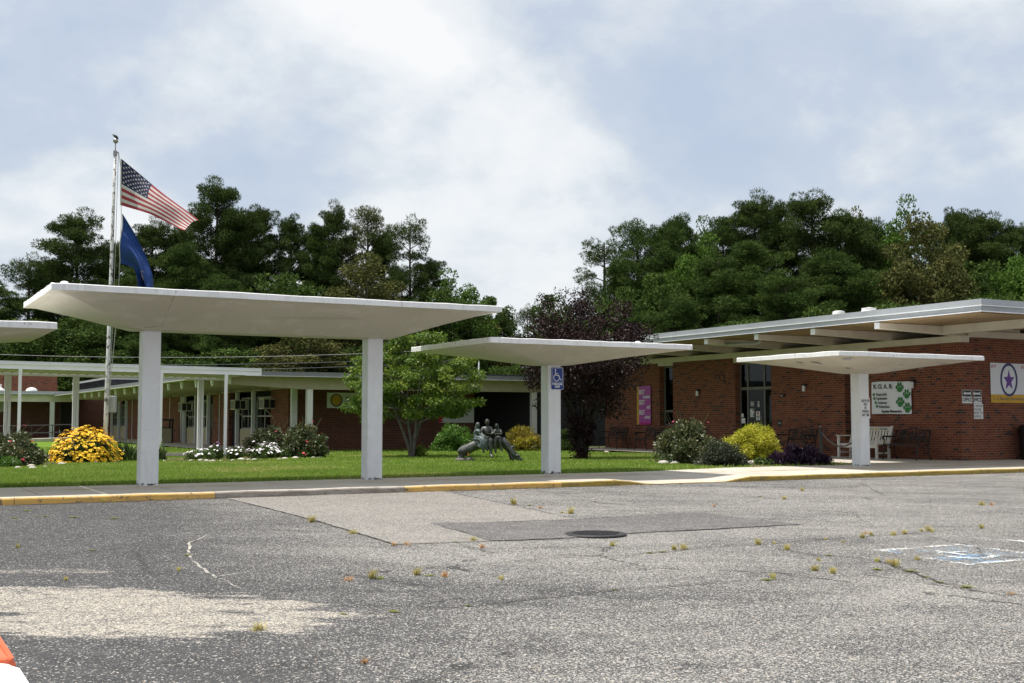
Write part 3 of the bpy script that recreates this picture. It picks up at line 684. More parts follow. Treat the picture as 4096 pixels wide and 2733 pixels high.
# entrance: dark door, sidelights, transoms
x = UW-.08; f = MB(); fr = lambda a,b,c,d: f.box(x-.035,x+.035,a,b,c,d)
Y0, Y1, YA, YB, ZT, ZD = 30.36, 32.17, 30.93, 31.72, 3.09, 2.15
fr(Y0,Y0+.05,0,ZT); fr(Y1-.06,Y1,0,ZT); fr(YA-.07,YA,0,ZT); fr(YB,YB+.07,0,ZT)
for a, c in ((Y0+.05,YA-.07),(YA,YB),(YB+.07,Y1-.06)): f.box(x-.033,x+.033,a,c,ZD,ZD+.10); f.box(x-.033,x+.033,a,c,ZT-.06,ZT)
for a, c in ((Y0+.05,YA-.07),(YB+.07,Y1-.06)): f.box(x-.033,x+.033,a,c,0,.15)
EF = f.build('entrance_frame', 'window_frame', OB)
g_ = MB()
for a, c in ((Y0+.05,YA-.07),(YA,YB),(YB+.07,Y1-.06)): g_.box(x-.004,x+.004,a+.002,c-.002,ZD+.102,ZT-.062)
for a, c in ((Y0+.05,YA-.07),(YB+.07,Y1-.06)): g_.box(x-.004,x+.004,a+.002,c-.002,.152,ZD-.002)
g_.build('pane', 'glass', EF)
for q in ((Y1-.36,Y1-.08,1.52,2.12),(Y0+.07,YA-.25,1.55,2.12)): c = MB(); c.box(x+.03,x+.045,*q); c.build('curtain', 'curtain', EF)
dr = MB(); dr.box(x-.02,x+.02,YA+.005,YB-.005,.01,ZD-.005); DR = dr.build('door', 'door_dark', OB, bevel=.004)
h_ = MB(); h_.tube([(x-.03,YA+.08,.95),(x-.09,YA+.08,.95),(x-.09,YA+.08,1.25),(x-.03,YA+.08,1.25)], .012, 8); h_.build('handle', 'ball_steel', DR)
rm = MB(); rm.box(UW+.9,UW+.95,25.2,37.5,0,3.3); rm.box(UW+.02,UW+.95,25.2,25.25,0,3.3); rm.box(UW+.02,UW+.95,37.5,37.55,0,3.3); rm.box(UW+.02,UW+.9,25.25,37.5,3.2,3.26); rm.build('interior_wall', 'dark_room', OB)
lt = MB(); lt.box(UW+.45,UW+.50,30.42,32.1,3.03,3.07); lt.build('ceiling_lamp', 'lit_tube', OB)
# sheets taped to the door
def note(y0,y1,z0,z1,xx,parent): n_ = MB(); n_.box(xx-.006,xx,y0,y1,z0,z1); return n_.build('paper_notice', 'paper', parent)
def ink(mb_list, name, mat, parent): o_ = MB(); [o_.box(*q) for q in mb_list]; o_.build(name, mat, parent)
xx = x-.021
n1 = note(31.455,31.62,1.59,1.745,xx,DR); ink([(xx-.009,xx-.0065,31.46+.04*i,31.49+.04*i,1.60+.05*j,1.635+.05*j) for i in range(4) for j in range(3)], 'print', 'window_frame', n1)
n2 = note(31.17,31.26,1.56,1.745,xx,DR); ink([(xx-.009,xx-.0065,31.185,31.245,1.66,1.72)]+[(xx-.009,xx-.0065,31.18,31.25,1.575+.025*i,1.585+.025*i) for i in range(3)], 'print', 'ink_grey', n2)
n3 = note(31.45,31.65,1.215,1.505,xx,DR)
for q in ((31.46,31.53,1.42,1.50),(31.46,31.51,1.23,1.34),(31.58,31.64,1.47,1.495)): ink([(xx-.009,xx-.0065,*q)], 'picture', 'ink_grey', n3)
ink([(xx-.009,xx-.0065,31.54,31.64,1.24+.03*i,1.248+.03*i) for i in range(6)], 'print', 'ink_grey', n3)
n4 = note(31.15,31.345,1.11,1.41,xx,DR)
o_ = MB(); o_.add([(xx-.008,31.2475+.05*math.sin(PI/8+k*PI/4),1.345+.05*math.cos(PI/8+k*PI/4)) for k in range(8)], [tuple(range(8))]); o_.build('stop_symbol', 'red_ink', n4)
ink([(xx-.009,xx-.0065,31.175+.022*i,31.19+.022*i,zz,zz+.03) for i in range(7) for zz in (1.235,1.195)]+[(xx-.009,xx-.0065,31.21,31.29,1.13,1.16)], 'print', 'ink_black', n4)
note(31.98,32.10,1.215,1.335,x-.036,EF); note(31.90,32.10,1.0,1.18,x-.036,EF)

# ------------------------------------------------------------------ the long classroom building behind the lawn
CB = thing('brick_classroom_building', 'low brick classroom building with long row of beam ends under flat roof', 'building', (14.87,42.8,-.1))
V0, C = 42.8, 14.87
vb = [V0+2.44*i for i in range(16)]
for a, c in ((45.3,47.55),(53.85,56.75),(62.9,77.2),(82.8,84)): w = MB(); w.box(C,C+.25,a,c,-.2,2.36); w.build('brick_wall', 'brick', CB)
w = MB(); w.box(C+.25,23.15,45.3,45.55,-.2,2.72); w.box(C+.002,C+.25,45.302,45.55,2.361,2.72); w.build('porch_wall', 'brick_shaded', CB)
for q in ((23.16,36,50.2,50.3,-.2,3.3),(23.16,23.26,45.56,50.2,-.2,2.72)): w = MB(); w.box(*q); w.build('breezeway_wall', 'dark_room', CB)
for a, c in ((47.55,49.8),(50.1,52.1),(57.6,59.6),(60.1,61.9),(78.3,79.7),(80.4,82.2)): w = MB(); w.box(C+.02,C+.25,a,c,-.2,.72); w.build('apron_panel', 'block_tan', CB)
def bay(a, c):
    f = MB(); xm = C+.12; m_ = (a+c)/2
    for q in (a,c-.05,m_-.03): f.box(xm-.03,xm+.03,q,q+(.05 if q != m_-.03 else .06),.72,2.1)
    for z in (.72,1.25,2.04): f.box(xm-.026,xm+.026,a+.05,m_-.03,z,z+.06); f.box(xm-.026,xm+.026,m_+.03,c-.05,z,z+.06)
    fo = f.build('window', 'frame_grey', CB)
    g_ = MB(); g_.box(xm-.004,xm+.004,a+.05,m_-.03,.78,2.04); g_.box(xm-.003,xm+.005,m_+.03,c-.05,.78,2.04); g_.build('pane', 'glass', fo)
    cu = MB(); cu.box(xm+.12,xm+.14,a,m_-.1,.72,1.9); cu.box(xm+.12,xm+.14,m_+.2,c,.72,1.2); cu.build('blind', 'curtain', fo)
for a, c in ((47.55,49.8),(50.1,52.1),(57.6,59.6),(60.1,61.9),(78.3,79.7),(80.4,82.2)): bay(a, c)
for a, c in ((52.72,53.83),(56.78,57.25)):
    d_ = MB(); d_.box(C+.16,C+.20,a,c,-.07,2.1); do = d_.build('door', 'door_dark', CB); k_ = MB(); k_.tube([(C+.16,a+.15,.95),(C+.08,a+.15,.95),(C+.08,a+.3,.95)], .02, 8); k_.build('handle', 'ball_steel', do)
for y in (49.95,52.4,57.42,59.85,62.25,62.75,77.6,80.05,82.5):
    p_ = MB(); p_.box(C-.10,C+.05,y-.06,y+.06,-.1,2.34); p_.build('mullion_post', 'post_paint', CB)
for y in (55.38,65.55,75.7):
    p_ = MB(); p_.tube([(C-.03,y,-.1),(C-.03,y,2.33)], .022, 8); p_.build('conduit', 'post_paint', CB)
pl = MB(); pl.box(C-.08,C+.25,45.2,84,2.362,2.50); pl.build('wall_plate', 'porch_paint', CB)
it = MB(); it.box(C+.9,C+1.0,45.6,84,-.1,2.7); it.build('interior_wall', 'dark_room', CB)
rf = MB(); rf.box(11.55,29.6,42.35,84.2,2.765,2.86); croof = rf.build('roof', 'roofing', CB)
so = MB(); so.box(11.58,29.5,42.4,84.1,2.735,2.763); so.build('soffit', 'porch_paint', CB)
fs = MB(); fs.box(11.44,11.545,42.2,84.3,2.735,2.90); fs.box(11.545,26.2,42.2,42.345,2.735,2.90); fs.build('fascia', 'fascia_shaded', croof)
lp = MB(); lp.box(11.40,11.52,42.16,84.3,2.722,2.736); lp.box(11.52,26.2,42.16,42.33,2.722,2.736); lp.build('fascia_drip_edge', 'fascia_lip', croof)
for i, y in enumerate(vb):
    b_ = MB(); b_.prism([(11.85,2.73),(17.2 if i else 26.2,2.73),(17.2 if i else 26.2,2.34 if i else 2.27),(14.6,2.36 if i else 2.27),(11.85,2.42)], y-.07, y+.07)
    bo = b_.build('roof_beam', 'porch_paint', CB)
    e = MB(); e.hexa([(11.80,y-.072,2.42),(11.86,y-.072,2.42),(11.86,y+.072,2.42),(11.80,y+.072,2.42)], [(11.76,y-.072,2.70),(11.86,y-.072,2.70),(11.86,y+.072,2.70),(11.76,y+.072,2.70)]); e.build('beam_end', 'fascia_lip', bo)
for x_, y_ in ((C,V0),(C,44.6),(24.65,V0)):
    p_ = MB(); p_.box(x_-.11,x_+.11,y_-.11,y_+.11,-.15,2.269 if y_ == V0 else 2.73); p_.build('porch_post', 'post_paint', CB, bevel=.008)
def ac(y0, y1, xc):
    z0, z1 = 1.56, 2.0
    a_ = MB(); a_.box(xc,C+.1,y0,y1,z0,z1); ao = a_.build('air_conditioner', 'ac_cream', CB, bevel=.012)
    g_ = MB(); g_.box(xc-.010,xc-.002,y0+.06,y1-.06,z0+.05,z1-.05); g_.build('front_grille', 'window_frame', ao)
    for a, c in ((xc+.04,xc+.24),(xc+.28,C-.02)): g_ = MB(); g_.box(a,c,y0-.010,y0-.002,z0+.05,z1-.05); g_.build('side_louvre', 'dark_metal', ao)
    br = MB(); br.bar((xc+.12,y0+.1,z0-.005),(C+.02,y0+.1,1.15),.03,.03); br.build('bracket', 'ac_cream', ao)
for q in ((46.95,47.6,14.37),(51.2,51.85,14.37),(60.9,61.6,14.37)): ac(*q)
# dark clerestory on the far end of the roof
k_ = MB(); k_.box(12.95,26,74,86,2.80,3.55); k_.build('clerestory', 'black_siding', croof)
k_ = MB()
for y in np.arange(74.2,86,.42): k_.box(12.90,12.947,y,y+.06,2.82,3.54)
for x_ in np.arange(13.2,26,.42): k_.box(x_,x_+.06,73.95,73.998,2.82,3.54)
k_.build('siding_ribs', 'dark_metal', croof)
k_ = MB(); k_.box(12.80,26.1,73.8,86.1,3.552,3.66); k_.build('clerestory_roof', 'grey_box', croof)
for x_, y_ in ((24.4,47.3),):
    v = MB(); v.tube([(x_,y_,2.86),(x_,y_,3.75)], .03, 8); v.build('vent_pipe', 'roof_white', croof)
d_ = MB(); d_.box(12.6,13.3,44.4,46.0,2.862,2.91); d_.box(17.0,18.6,43.6,44.3,2.862,2.90); d_.build('roof_debris', 'bark', croof)
# ------------------------------------------------------------------ the wing across the far end
FB = thing('brick_dining_wing', 'far brick wing with pale fascia beyond the covered walkway on the left', 'building', (0,84,-.1))
for q in ((-14,12.2,87.2,87.5,-.2,2.9),(13.4,24,90,90.3,-.2,2.9)): w = MB(); w.box(*q); w.build('brick_wall', 'brick_shaded', FB)
w = MB(); w.box(-20,13.2,96,96.4,2.8,4.55); w.box(12.95,13.2,96.4,104,2.8,4.55); w.build('upper_wall', 'brick', FB)
pl = MB(); pl.box(-14,13.0,84.5,84.7,2.33,2.80); pl.build('porch_beam', 'cream_paint', FB)
rf = MB(); rf.box(-14,14.5,84.35,97,2.82,2.93); froof = rf.build('roof', 'roofing', FB)
fs = MB(); fs.box(-14,12.4,84.2,84.348,2.84,3.03); fs.build('fascia', 'fascia_metal', froof)
lp = MB(); lp.box(-14,12.4,84.15,84.34,2.822,2.838); lp.build('fascia_drip_edge', 'fascia_lip', froof)
for x_, r_ in ((7.9,.55),(10.1,.38)):
    v = MB(); v.lathe([(r_,2.93),(r_,3.05),(r_*.9,3.16),(r_*.6,3.26),(.05,3.30)], (x_,85.2,0), 18); v.build('skylight_dome', 'roof_white', froof, smooth=True)
v = MB(); v.lathe([(.32,3.2),(.32,3.50),(.05,3.52)], (7.95,85.6,0), 16); v.build('roof_vent', 'roof_white', froof)
for x_ in (11.35,3.0,-4.0):
    p_ = MB(); p_.box(x_-.14,x_+.14,84.5,84.75,-.15,2.33); p_.build('porch_post', 'post_paint', FB)
dd = MB(); dd.box(12.3,13.35,87.6,87.7,-.1,2.5); dd.build('door', 'door_brown', FB)
e_ = MB(); e_.lathe([(.01,0),(.42,0),(.42,.05),(.01,.05)], (0,0,0), 24); e_.v = [(8.3+a, 87.19-c, 2.05+b) for a,b,c in e_.v]; e_.build('wall_emblem', 'curtain', FB)

# ------------------------------------------------------------------ covered walkway of white aluminium on the left
CWK = thing('covered_walkway', 'white aluminium covered walkway on thin posts running behind the flower beds', 'walkway', (4,40.5,-.05))
FYC, RYC = 38.7, 42.9; X0, X1 = -24, 11.75
def wz(x): return 2.615 + (11.75-x)*.0085
r_ = MB()
r_.hexa([(X0,FYC+.1,wz(X0)+.08),(X1,FYC+.1,wz(X1)+.08),(X1,RYC-.1,wz(X1)+.03),(X0,RYC-.1,wz(X0)+.03)], [(X0,FYC+.1,wz(X0)+.105),(X1,FYC+.1,wz(X1)+.105),(X1,RYC-.1,wz(X1)+.055),(X0,RYC-.1,wz(X0)+.055)])
r_.build('roof_deck', 'cream_paint', CWK)
rb = MB()
for x_ in np.arange(-23.8,11.7,.3): rb.hexa([(x_,FYC+.1,wz(x_)+.055),(x_+.05,FYC+.1,wz(x_)+.055),(x_+.05,RYC-.1,wz(x_)+.005),(x_,RYC-.1,wz(x_)+.005)], [(x_,FYC+.1,wz(x_)+.079),(x_+.05,FYC+.1,wz(x_)+.079),(x_+.05,RYC-.1,wz(x_)+.029),(x_,RYC-.1,wz(x_)+.029)])
rb.build('deck_ribs', 'cream_paint', CWK)
for y in (FYC,RYC):
    dz = 0 if y == FYC else -.05; b_ = MB()
    def bb(y0,y1,z0,z1): b_.hexa([(X0,y0,wz(X0)+z0+dz),(X1,y0,wz(X1)+z0+dz),(X1,y1,wz(X1)+z0+dz),(X0,y1,wz(X0)+z0+dz)], [(X0,y0,wz(X0)+z1+dz),(X1,y0,wz(X1)+z1+dz),(X1,y1,wz(X1)+z1+dz),(X0,y1,wz(X0)+z1+dz)])
    bb(y-.05,y+.05,0,.20); bb(y-.085,y+.06,.13,.165); bb(y-.075,y+.06,.202,.225); bb(y-.065,y+.06,-.012,.0)
    b_.build('gutter_beam', 'aluminium', CWK)
for x_ in (10.57,8.47,6.36,4.25,2.1,-2,-6.3,-10.5):
    if x_ == 6.36: continue
    p_ = MB(); p_.box(x_-.045,x_+.045,FYC-.045,FYC+.045,-.06,wz(x_)-.014); po = p_.build('post', 'aluminium', CWK, bevel=.006)
    k_ = MB(); k_.box(x_-.055,x_+.055,FYC-.056,FYC-.046,wz(x_)-.13,wz(x_)+.02); k_.lathe([(.02,0),(.02,.01)], (x_,FYC-.06,wz(x_)-.07), 8); k_.build('post_bracket', 'aluminium', po)
for x_ in (10.8,6.51,4.34,0.1,-4.2,-8.4):
    p_ = MB(); p_.box(x_-.10,x_-.01,RYC-.06,RYC+.06,-.06,wz(x_)-.064); p_.box(x_+.01,x_+.10,RYC-.06,RYC+.06,-.06,wz(x_)-.064); p_.build('post', 'aluminium', CWK, bevel=.006)
# ------------------------------------------------------------------ white concrete mushroom canopies along the pavement
def canopy(label, cx, cy, a, b, zr, cols, zc, seed, drain=None):
    T = thing('concrete_canopy', label, 'canopy', (cx,cy,0), 0, 'white concrete canopies along the kerb')
    t = .105; m = .16; xs_ = [c for c in cols]; r = random.Random(seed)
    bx0, bx1 = min(xs_)-.30, max(xs_)+.30; by = .30
    rim = [(cx-a,cy-b),(cx+a,cy-b),(cx+a,cy+b),(cx-a,cy+b)]
    # rim with a chipped edge and rounded corners
    def outline():
        pts = []; rc = .05; C4 = [(cx-a+rc,cy-b+rc,PI),(cx+a-rc,cy-b+rc,1.5*PI),(cx+a-rc,cy+b-rc,0),(cx-a+rc,cy+b-rc,.5*PI)]
        for i,(px,py,a0) in enumerate(C4):
            for k in range(4): an = a0+k*PI/6; pts.append((px+rc*math.cos(an), py+rc*math.sin(an)))
            nx_, ny_, na = C4[(i+1)%4]; an = a0+PI/2; p0 = (px+rc*math.cos(an), py+rc*math.sin(an)); p1 = (nx_+rc*math.cos(na), ny_+rc*math.sin(na))
            n = int(math.dist(p0,p1)/.22)
            for k in range(1,n): q = k/n; pts.append((p0[0]+(p1[0]-p0[0])*q, p0[1]+(p1[1]-p0[1])*q))
        return pts
    O = outline(); n = len(O); mb = MB(); V = []
    wz_ = [r.uniform(-.006,.006) for _ in O]
    def ring(f, z, wob=0): return [(cx+(x-cx)*f if f is not None else x, cy+(y-cy)*f if f is not None else y, z+w_*wob) for (x,y),w_ in zip(O,wz_)]
    def inset(d, z, wob=0): return [(cx+math.copysign(max(abs(x-cx)-d,0),x-cx), cy+math.copysign(max(abs(y-cy)-d,0),y-cy), z+w_*wob) for (x,y),w_ in zip(O,wz_)]
    def lower(z):
        out = []
        for x,y in O:
            X = bx0+(x-(cx-a))/(2*a)*(bx1-bx0); Yy = cy+(y-cy)/b*by; out.append((X,Yy,z))
        return out
    edge = [ring(None, zr-t, .3), ring(None, zr-.012, .7), inset(.012, zr, 1), inset(.5, zr-.015), inset(min(a,b)*.8, zr-.12)]
    V = [p for rg_ in edge for p in rg_]; F = []
    for i in range(len(edge)-1):
        for k in range(n): F.append((i*n+k, i*n+(k+1)%n, (i+1)*n+(k+1)%n, (i+1)*n+k))
    F.append(tuple((len(edge)-1)*n+k for k in range(n)))
    mb.add(V, F); slab = mb.build('roof_slab', 'canopy_edge', T)
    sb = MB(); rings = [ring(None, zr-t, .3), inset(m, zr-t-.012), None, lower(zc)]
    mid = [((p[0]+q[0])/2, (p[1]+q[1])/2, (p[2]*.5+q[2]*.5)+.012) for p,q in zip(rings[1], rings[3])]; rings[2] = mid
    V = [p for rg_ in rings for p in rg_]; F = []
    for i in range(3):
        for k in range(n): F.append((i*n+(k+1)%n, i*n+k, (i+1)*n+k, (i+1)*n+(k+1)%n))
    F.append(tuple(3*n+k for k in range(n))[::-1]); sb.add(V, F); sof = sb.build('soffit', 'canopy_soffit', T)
    for c in cols:
        k_ = MB(); k_.box(c-.155,c+.155,cy-.155,cy+.155,-.04,zc+.01); co = k_.build('column', 'white_paint', T, bevel=.018)
        ch = MB()                                    # paint worn off at the foot
        for q in range(26):
            fc = r.choice([0,0,1]); s_ = r.uniform(.008,.035); u_ = r.uniform(-.13,.13); z_ = r.uniform(.003,.05)*r.random()+.004
            pts = [(u_+s_*math.cos(2*PI*k/6)*r.uniform(.6,1.3), max(.002,z_+s_*.7*math.sin(2*PI*k/6)*r.uniform(.5,1.2))) for k in range(6)]
            ch.add([((c+p0, cy-.157, p1) if fc == 0 else (c-.157, cy-p0, p1)) for p0,p1 in pts], [tuple(range(6))])
        ch.build('worn_paint', 'grey_box', co)
    if drain: d_ = MB(); d_.lathe([(.07,zr-.02),(.07,zr+.03),(.05,zr+.06),(.01,zr+.07)], drain, 14); d_.build('roof_drain', 'roof_white', slab, smooth=True)
    return T, sof
canopy('white concrete canopy cut off by the left edge of the view', .30, 21.0, 2.33, 1.78, 2.62, [.30], 2.24, 1)
can_main, sof_main = canopy('long raised white concrete canopy on two columns in front of the flagpole', 6.45, 20.93, 3.94, 1.76, 3.224, [4.38,8.52], 2.66, 2, (2.75,19.5,0))
canopy('white concrete canopy whose single column carries the blue wheelchair sign', 12.67, 21.32, 2.38, 1.82, 2.672, [12.70], 2.26, 3, (14.0,20.0,0))
can_r, sof_r = canopy('white concrete canopy with peeling underside beside the brick office entrance', 21.45, 21.23, 2.38, 1.78, 2.66, [21.46], 2.25, 4)
# blown paint hanging from two soffits
def flake(par, cx, cy, x, y, L, wd, a, b, zr, zc, bx, seed):
    r = random.Random(seed); mb = MB()
    def z(px, py):     # height of the sloping soffit under a point
        fx = (abs(px-cx)-bx)/(a-.16-bx); fy = (abs(py-cy)-.30)/(b-.16-.30); f = max(0,min(1,max(fx,fy))); return zc+(zr-.117-zc)*f - .012
    an = r.uniform(-.25,.25); pts = []
    for k in range(9):
        q = 2*PI*k/9; px = x+math.cos(q)*L/2*r.uniform(.4,1); py = y+math.sin(q)*wd/2*r.uniform(.3,1); pts.append((px,py))
    mb.add([(px,py,z(px,py)) for px,py in pts], [tuple(range(9))[::-1]]); mb.build('peeled_paint', 'grey_box', par, local=False)
for i, q in enumerate([(19.75,20.9,.42,.30),(19.6,21.3,.25,.2),(19.6,19.75,.5,.26),(20.55,20.7,.2,.2),(22.9,19.9,.25,.1),(21.7,20.1,.16,.08),(21.2,20.2,.16,.07),(22.6,20.3,.3,.1),(21.9,20.5,.14,.08)]):
    flake(sof_r, 21.45, 21.23, *q, 2.38, 1.78, 2.66, 2.25, .30, 500+i)
fk = MB()      # a long hairline scratch in the main soffit
pr = None
for q in range(14):
    x = 6.15+q*.13; y = 19.95+.02*math.sin(q*1.7)-q*.012; zz = 3.10-.012-(3.107-2.66)*((y-19.33)/(20.63-19.33))+.0
    if pr: fk.add([pr,(x,y,zz),(x,y+.012,zz-.004),(pr[0],pr[1]+.012,pr[2]-.004)], [(0,1,2,3)])
    pr = (x,y,zz)
fk.build('hairline_crack', 'grey_box', sof_main)
# ------------------------------------------------------------------ signs and banners: local frame reads along +x, faces -y, z up
def letters(par, items, mat, name='lettering'):
    mb = MB()
    for it in items:
        V, F = txt(**it) if isinstance(it, dict) else txt(*it); mb.add(V, F)
    return mb.build(name, mat, par, local=True)
def rrect(w, h, r, n=4):
    P = []
    for cx, cz, a0 in ((w/2-r,h/2-r,0),(-w/2+r,h/2-r,PI/2),(-w/2+r,-h/2+r,PI),(w/2-r,-h/2+r,1.5*PI)):
        for k in range(n+1): a = a0+k*PI/2/n; P.append((cx+r*math.cos(a), cz+r*math.sin(a)))
    return P
def panel(par, name, mat, poly, y0, y1, off=(0,0)):
    mb = MB(); mb.prism([(x+off[0], z+off[1]) for x,z in poly], y0, y1); return mb.build(name, mat, par, local=True)
def stroke(mb, pts, w, y=-.006):
    for (x0,z0),(x1,z1) in zip(pts, pts[1:]):
        L = math.hypot(x1-x0,z1-z0) or 1; nx, nz = -(z1-z0)/L*w/2, (x1-x0)/L*w/2
        mb.prism([(x0-nx,z0-nz),(x1-nx,z1-nz),(x1+nx,z1+nz),(x0+nx,z0+nz)], y, y+.002)
# wheelchair ramp sign on the second column
T = thing('wheelchair_ramp_sign', 'blue wheelchair ramp sign fixed to a white canopy column', 'sign', (12.755,21.152,1.985))
panel(T, 'sign_rim', 'sign_white', rrect(.305,.47,.03), -.004, 0)
panel(T, 'sign_panel', 'sign_blue', rrect(.292,.457,.026), -.006, -.0042)
mb = MB(); stroke(mb, [(-.125,.215),(.125,.215),(.125,-.075),(-.125,-.075),(-.125,.215)], .006, -.0085); mb.build('sign_border', 'sign_ink', T, local=True)
mb = MB(); c = (-.02,.0)
mb.prism([(-.045+.017*math.cos(2*PI*k/12), .180+.017*math.sin(2*PI*k/12)) for k in range(12)], -.0085, -.0065)
stroke(mb, [(-.045,.165),(-.038,.065),(.035,.065),(.075,-.03)], .02, -.0085); stroke(mb, [(-.040,.10),(.02,.10)], .016, -.0085); stroke(mb, [(.068,-.03),(.105,-.018)], .016, -.0085)
stroke(mb, [(-.02+.068*math.cos(a), .015+.068*math.sin(a)) for a in np.linspace(R(110),R(345),16)], .017, -.0085)
mb.build('wheelchair_symbol', 'sign_ink', T, local=True)
letters(T, [dict(body='WHEELCHAIR', size=.062, x=0, z=-.118, y=-.0075, maxw=.26, bold=.003), dict(body='RAMP', size=.064, x=0, z=-.175, y=-.0075, sx=.74, bold=.003)], 'sign_ink')
# drop-off sign on the right-hand column
T = thing('drop_off_sign', 'small white drop off only no parking sign on the rightmost canopy column', 'sign', (21.475,21.068,1.405))
panel(T, 'sign_panel', 'sign_white', rrect(.30,.50,.004), -.004, 0)
letters(T, [dict(body=s, size=.092, x=0, z=z, y=-.0055, maxw=mw, bold=.003) for s, z, mw in (('DROP OFF',.175,.265),('ONLY',.092,.13),('NO',.008,.075),('PARKING',-.08,.225),('ANY TIME',-.17,.245))], 'ink_grey')
mb = MB(); [mb.prism([(x+.006*math.cos(k), z+.006*math.sin(k)) for k in np.linspace(0,2*PI,7)[:-1]], -.007, -.0042) for x,z in ((-.135,.01),(.135,.01),(0,-.238))]; mb.build('bolts', 'dark_metal', T, local=True)
def paw(mb, x, z, s, y=-.008):
    mb.prism([(x+s*(.30*math.cos(a)*(1+.12*math.cos(2*a-PI/2))), z-s*.18+s*.29*math.sin(a)*(1 if math.sin(a) > 0 else .8)) for a in np.linspace(0,2*PI,18)[:-1]], y, y+.003)
    for dx, dz, rx, rz in ((-.38,.06,.115,.19),(-.15,.32,.125,.21),(.15,.32,.125,.21),(.38,.06,.115,.19)):
        mb.prism([(x+s*(dx+rx*math.cos(a)), z+s*(dz+rz*math.sin(a))) for a in np.linspace(0,2*PI,13)[:-1]], y, y+.003)
RW = R(-90)
T = thing('green_paw_banner', 'white school values banner with green paw prints on brick wall', 'banner', (26.585,25.04,1.77), RW)
bw, bh = 1.53, .95; mb = MB(); nx_, nz_ = 16, 8; V = []; F = []
for i in range(nx_+1):
    for j in range(nz_+1):
        x = -bw/2+bw*i/nx_; z = -bh/2+bh*j/nz_; V.append((x, -.012-.010*math.sin(i*.8+j*.5)-.008*math.sin((x+z)*9), z+.012*math.sin(i*.35)*(1 if j == nz_ else .3)))
for i in range(nx_):
    for j in range(nz_): a = i*(nz_+1)+j; F.append((a,a+nz_+1,a+nz_+2,a+1))
mb.add(V, F); mb.build('banner_cloth', 'banner_white', T, smooth=True, local=True)
Y = -.036
letters(T, [dict(body='R. O. A. R.', size=.185, x=-.30, z=.33, y=Y, maxw=.74, bold=.004)], 'ink_dkgreen', 'heading')
letters(T, [dict(body=s, size=.098, x=x, z=z, y=Y, align='LEFT', bold=.004) for s,x,z in (('Respectful',-.57,.10),('Optimistic',-.56,-.02),('Achiever',-.505,-.145),('Relentless',-.455,-.265))], 'ink_grey', 'lettering')
letters(T, [dict(body='Beazley Elementary', size=.10, x=.02, z=-.40, y=Y, maxw=.78, bold=.003)], 'ink_black', 'school_name')
for x, z, s in ((.345,.285,.31),(.61,.085,.29),(.355,-.145,.31),(.62,-.315,.31)):
    mb = MB(); paw(mb, x, z, s, Y); mb.build('paw_print', 'paw_green', T, local=True)
for x, z in ((-.665,.095),(-.645,-.02),(-.59,-.14),(-.545,-.25)):
    mb = MB(); paw(mb, x, z, .10, Y); mb.build('small_paw_print', 'paw_green', T, local=True)
# purple vertical banner
T = thing('purple_vertical_banner', 'tall magenta and purple banner reading best students best staff best school', 'banner', (26.6,37.60,1.69), RW)
def banner_purple():
    m, nt, out = new_mat('banner_purple'); b = NB(nt); o = b.obj(); so_ = b.n('SeparateXYZ'); b.link(o, so_.inputs[0])
    zig = b.math('ADD', so_.outputs[2], b.math('MULTIPLY', b.math('PINGPONG', so_.outputs[0], .05), 1.5))
    band = b.ramp(b.math('FRACT', b.math('MULTIPLY', zig, 6.0)), [(0,(.34,.05,.28)),(.5,(.46,.12,.40)),(.52,(.28,.05,.28)),(1,(.40,.08,.36))])
    col = b.mix(b.math('LESS_THAN', b.math('ADD', so_.outputs[2], b.math('MULTIPLY', b.math('PINGPONG', so_.outputs[0], .06), 1.2)), -.62), band, (.42,.02,.19))
    b.link(b.bsdf(col, .6), out.inputs[0]); M['banner_purple'] = m
banner_purple()
mb = MB(); mb.prism([(-.33,-.76),(.46,-.74),(.45,.75),(-.33,.73)], -.014, -.008); mb.build('banner_cloth', 'banner_purple', T, local=True)
mb = MB(); mb.prism([(-.46,-.75),(-.332,-.76),(-.332,.73),(-.45,.74)], -.014, -.008); mb.build('side_band', 'gold', T, local=True)
letters(T, [dict(body=s, size=sz, x=x, z=z, y=-.017, align=al, bold=.004, sx=.72) for s,sz,x,z,al in (('BEST',.25,-.31,.50,'LEFT'),('students',.19,.42,.32,'RIGHT'),('BEST',.25,-.31,.10,'LEFT'),('staff',.19,.42,-.08,'RIGHT'),('BEST',.25,-.31,-.29,'LEFT'),('school',.19,.42,-.46,'RIGHT'))], 'sign_white')
# office arrows and the visitors notice
def arrow(mb, z): mb.prism([(-.155,z),(-.09,z+.055),(-.09,z+.024),(.10,z+.024),(.155,z+.05),(.135,z),(.155,z-.05),(.10,z-.024),(-.09,z-.024),(-.09,z-.055)], -.0065, -.0045)
for lab, x, y, word in (('white office arrow sign on the brick corner pier', 26.89,22.585,'OFFICE'), ('white office arrow sign right above the visitors notice', 27.34,22.64,'OFFICE')):
    T = thing('office_arrow_sign', lab, 'sign', (x,y,1.765)); panel(T, 'sign_panel', 'sign_white', rrect(.40,.37,.01), -.004, 0)
    mb = MB(); mb.prism([(-.19,.0),(.19,.0),(.19,.175),(-.19,.175)], -.006, -.0042); mb.build('arrow_field', 'ink_black', T, local=True)
    mb = MB(); arrow(mb, .088); mb.v = [(a,b-.002,c) for a,b,c in mb.v]; mb.build('arrow', 'sign_white', T, local=True)
    letters(T, [dict(body=word, size=.15, x=0, z=-.09, y=-.0055, maxw=.36, bold=.004)], 'ink_black')
T = thing('visitors_notice_sign', 'white notice asking all visitors to report to office under an arrow sign', 'sign', (27.36,22.64,1.36)); panel(T, 'sign_panel', 'sign_white', rrect(.46,.43,.01), -.004, 0)
